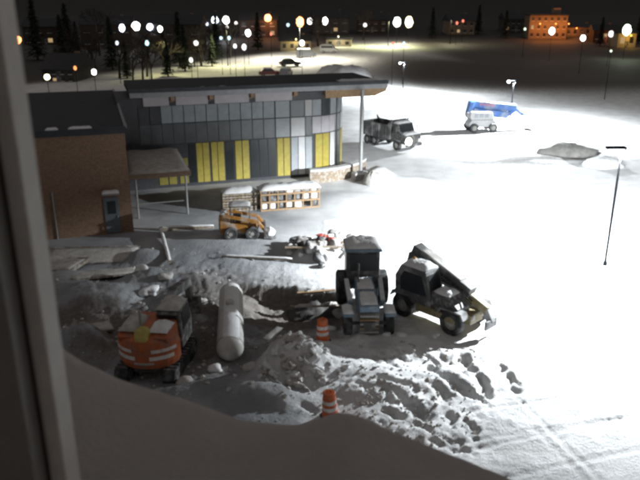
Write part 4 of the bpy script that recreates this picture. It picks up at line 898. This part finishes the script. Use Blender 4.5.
def porch_light(t, x, y, z, power, col):
    f = MB().box((x, y, z), (.3, .3, .4)).build('flood_lamp', glow('flood_%d' % int(col[1] * 100), col, 6), t)
    o = orb((x, y - .5, z - .3), power, col, r=.3); o.parent = t
t, p = house(544, 38, 13.5, 9, 8.2, 2.0, M_HOUSE[0], R(-4), 'block lit orange with rows of small windows, on the far right', lit=(6,), rows=3, cols=6, flat=True, name='apartment_block')
MB().box((3.2, -1, 9.6), (2.6, 3, 2.4)).build('roof_hut', M_HOUSE[0], t)
for x_ in (-4, 1.5, 6): porch_light(t, x_, -9, 5.5, 1500, SOD)
t, p = house(577, 36, 12, 7, 3.4, 1.2, M_HOUSE[0], R(3), 'long low house lit orange right of the orange block', rows=1, cols=5)
porch_light(t, -3, -6, 3.2, 500, SOD)
t, p = house(602, 42, 8, 7, 4.2, 2.0, M_HOUSE[3], R(-8), 'small brown house with a reddish glow on the right', lit=(1,), rows=1, cols=3)
porch_light(t, 2.5, -6, 3.5, 500, (1, .2, .05))
t, p = house(621, 47, 6, 6, 4.5, 2.0, M_HOUSE[2], R(6), 'little house lit yellow below the greenish lamp at the right edge', lit=(0,), rows=1, cols=2)
porch_light(t, 0, -5, 4.0, 500, (1, .55, .08))
t, p = house(295, 50, 9, 7, 3.0, 1.6, M_HOUSE[2], R(6), 'low house with a yellowish lit wall above the far snow', rows=1, cols=4)
porch_light(t, 0, -5, 3.6, 500, (1, .80, .35))
t, p = house(339, 46, 8, 6, 2.4, .9, M_HOUSE[2], R(-4), 'low pale lit wall of a shed left of the twin lamps', rows=1, cols=3, flat=True, name='shed')
porch_light(t, 0, -5, 3.4, 600, (1, .88, .6))
for i, (px, py, w, h, m_, rz, lab, lit) in enumerate(((50, 44, 14, 6, 3, .05, 'dark house on the far left near the orange lamp', (2,)), (70, 79, 6, 2.4, 1, -.1, 'small low hut on the far left between two white lamps', (1,)), (110, 46, 16, 7, 3, .1, 'dark house under the row of white lamps', ()), (180, 52, 14, 8, 3, 0, 'tall brown house above the bare trees', ()),
                                                   (205, 34, 16, 6, 1, .05, 'grey house below the bright pair of lamps', (1, 4)), (260, 36, 14, 6, 3, -.05, 'brown house left of the orange lamps', (3,)), (330, 33, 14, 6, 1, .08, 'grey house below the white lamps at top centre', (2,)), (372, 32, 12, 5, 3, -.1, 'dark house left of the twin lamps', ()), (458, 34, 10, 5, 0, .1, 'small tan house below the red lights', (1,)), (512, 31, 9, 5, 1, .05, 'grey house just left of the orange block', (0,)))):
    house(px, py, w, 9, h, 2.6, M_HOUSE[m_], rz, lab, lit=lit, rows=2, cols=4)

# ------------------------------------------------------------------ lit lamps of the town: (pixel of the glow, size in px, colour, mounting height, label)
WH, BL, OR, RE, YW, GN, CY = (1, .97, .93), (.75, .82, 1), (1, .36, .12), (1, .22, .15), (1, .85, .5), (.8, 1, .72), (.6, .9, 1)
TL = [(18, 40, 9, OR, 'orange glowing lamp beside the window post'), (10, 41, 5, WH, 'small white lamp left of the orange one by the window post'), (47, 77, 8, YW, 'warm white lamp low on the far left'), (75, 68, 4, OR, 'tiny orange lamp between two white lamps on the far left'), (94, 72, 7, WH, 'white lamp low right of the tiny orange one'), (85, 21, 4, RE, 'tiny red light high on the far left'),
      (122, 28, 8, BL, 'leftmost of the row of four white lamps'), (136, 26, 12, WH, 'largest of the row of four white lamps'), (150, 27, 9, BL, 'third of the row of four white lamps'), (160, 29, 7, WH, 'rightmost of the row of four white lamps'), (147, 43, 5, CY, 'small lamp under the row of four'), (117, 43, 4, BL, 'dim bluish lamp under the left end of the row'),
      (196, 43, 6, WH, 'white lamp on a post above the bare trees'), (191, 60, 5, WH, 'small lamp at the upper left edge of the lit snow'), (215, 20, 10, BL, 'left one of the brilliant pair at the top'), (226, 20, 10, WH, 'right one of the brilliant pair at the top'), (207, 24, 4, BL, 'faint lamp left of the brilliant pair'), (227, 27, 4, WH, 'faint lamp below the brilliant pair'),
      (236, 23, 4, WH, 'faint lamp right of the brilliant pair'), (248, 33, 8, WH, 'white lamp with bluish top left of centre'), (221, 38, 4, CY, 'left of two tiny cyan lamps'), (229, 38, 4, CY, 'right of two tiny cyan lamps'), (235, 46, 5, WH, 'left of two small white lamps above the lit snow'), (244, 47, 6, WH, 'right of two small white lamps above the lit snow'),
      (268, 18, 10, OR, 'orange lamp at the top left of centre'), (271, 34, 3, RE, 'tiny red light under the orange lamp'), (288, 25, 4, CY, 'small cyan lamp between the orange lamps'), (300, 22, 11, OR, 'large orange lamp at the top near centre'), (310, 21, 8, WH, 'white lamp touching the large orange one'), (302, 43, 7, WH, 'white lamp above the yellowish house'),
      (325, 21, 8, WH, 'white lamp alone at top centre'), (365, 25, 5, WH, 'small white lamp left of the twin lamps'), (397, 22, 11, WH, 'left one of the brilliant twin lamps over the far field'), (409, 22, 11, YW, 'right one of the brilliant twin lamps over the far field'), (393, 43, 3, RE, 'tiny reddish light below the twin lamps'), (404, 43, 3, CY, 'tiny pale light below the twin lamps'),
      (457, 23, 3, RE, 'left of two tiny red lights'), (463, 21, 3, RE, 'right of two tiny red lights'), (525, 29, 3, GN, 'tiny greenish light left of the orange block'), (552, 31, 8, WH, 'white lamp against the orange block'), (583, 38, 7, WH, 'white lamp below the long orange house'), (611, 34, 6, WH, 'white lamp left of the greenish one'),
      (627, 30, 11, GN, 'large greenish white lamp at the right edge'), (611, 51, 3, GN, 'tiny light below the small right-hand houses')]
gm = {}
for px, py, sz, col, lab in TL:
    hgt = 7.0 if py < 55 else 5.5
    # walk out along the ray until the glow hangs hgt above the land
    d = ray(px, py); ts = np.linspace(70, 420, 700); z = CAM_H + d.z * ts; hz = zat(d.x * ts, d.y * ts)
    k = np.where(z - hz <= hgt)[0]; i = k[0] if len(k) else -1
    P = Vector((d.x * ts[i], d.y * ts[i], float(hz[i]))); top = float(z[i]) - P.z
    asp = 1.0 + .4 * ((px * 7 + py * 13) % 10) / 10; r0 = sz * (.34 if sz > 6 else .38) * (ts[i]) / FPX  # globe oversized, its shape standing in for lamp bloom
    t = thing('street_lamp', P, 0, lab, 'street lamp', 'lit lamps in the town')
    MB().lathe([(0, -.3), (.07, -.3), (.05, 1), (.03, top - r0 * .3), (0, top)], n=8).build('pole', M_POLE, t)
    key = 'town_glow_%d_%d' % (int(col[1] * 100), int(col[2] * 100))
    g = MB().lump((0, 0, top), (r0, r0, r0 * asp), int(px * 3 + py), 14, 9, .14).build('globe', glow(key + ('_small' if sz <= 6 else ''), col, 7 if sz > 6 else 1.8), t, smooth=True)
    MB().lathe([(0, r0 * asp + .12), (r0 * .35, r0 * asp + .06), (r0 * .3, r0 * asp + .01), (0, r0 * asp + .01)], (0, 0, top), 10).build('cap', M_POLE, g)
    if sz >= 10: o = orb((0, -r0 - .3, top - r0 - .3), 1200, col, r=.5); o.parent = t
# lamps whose pools light the far snow
def pool(px, py, h, power, col, lab):
    p = ground_at(px, py); t = thing('street_lamp', p, 0, lab, 'street lamp', 'lamps lighting the far snow')
    MB().lathe([(0, -.3), (.14, -.3), (.10, 1), (.06, h), (0, h)], n=8).build('pole', M_POLE, t)
    MB().box((0, -.5, h + .02), (.3, 1.2, .12)).build('lamp_head', M_POLE, t)
    spot('lamp_light', (0, -.6, h - .3), power, col, 165, .3, .3, parent=t)
pool(300, 60, 8, 26000, (1, .93, .74), 'unlit-looking street lamp pole by the dark van on the far snow')
pool(228, 66, 8, 5500, (.97, .92, .45), 'street lamp pole on the yellowish far snow at left')
pool(168, 76, 7, 1500, (.97, .92, .42), 'street lamp pole right of the bare tree clump')
pool(388, 47, 8, 15000, (.95, .97, .5), 'street lamp pole on the far field below the twin lamps')
pool(450, 44, 8, 5000, (1, .95, .6), 'street lamp pole on the far field right of the twin lamps')
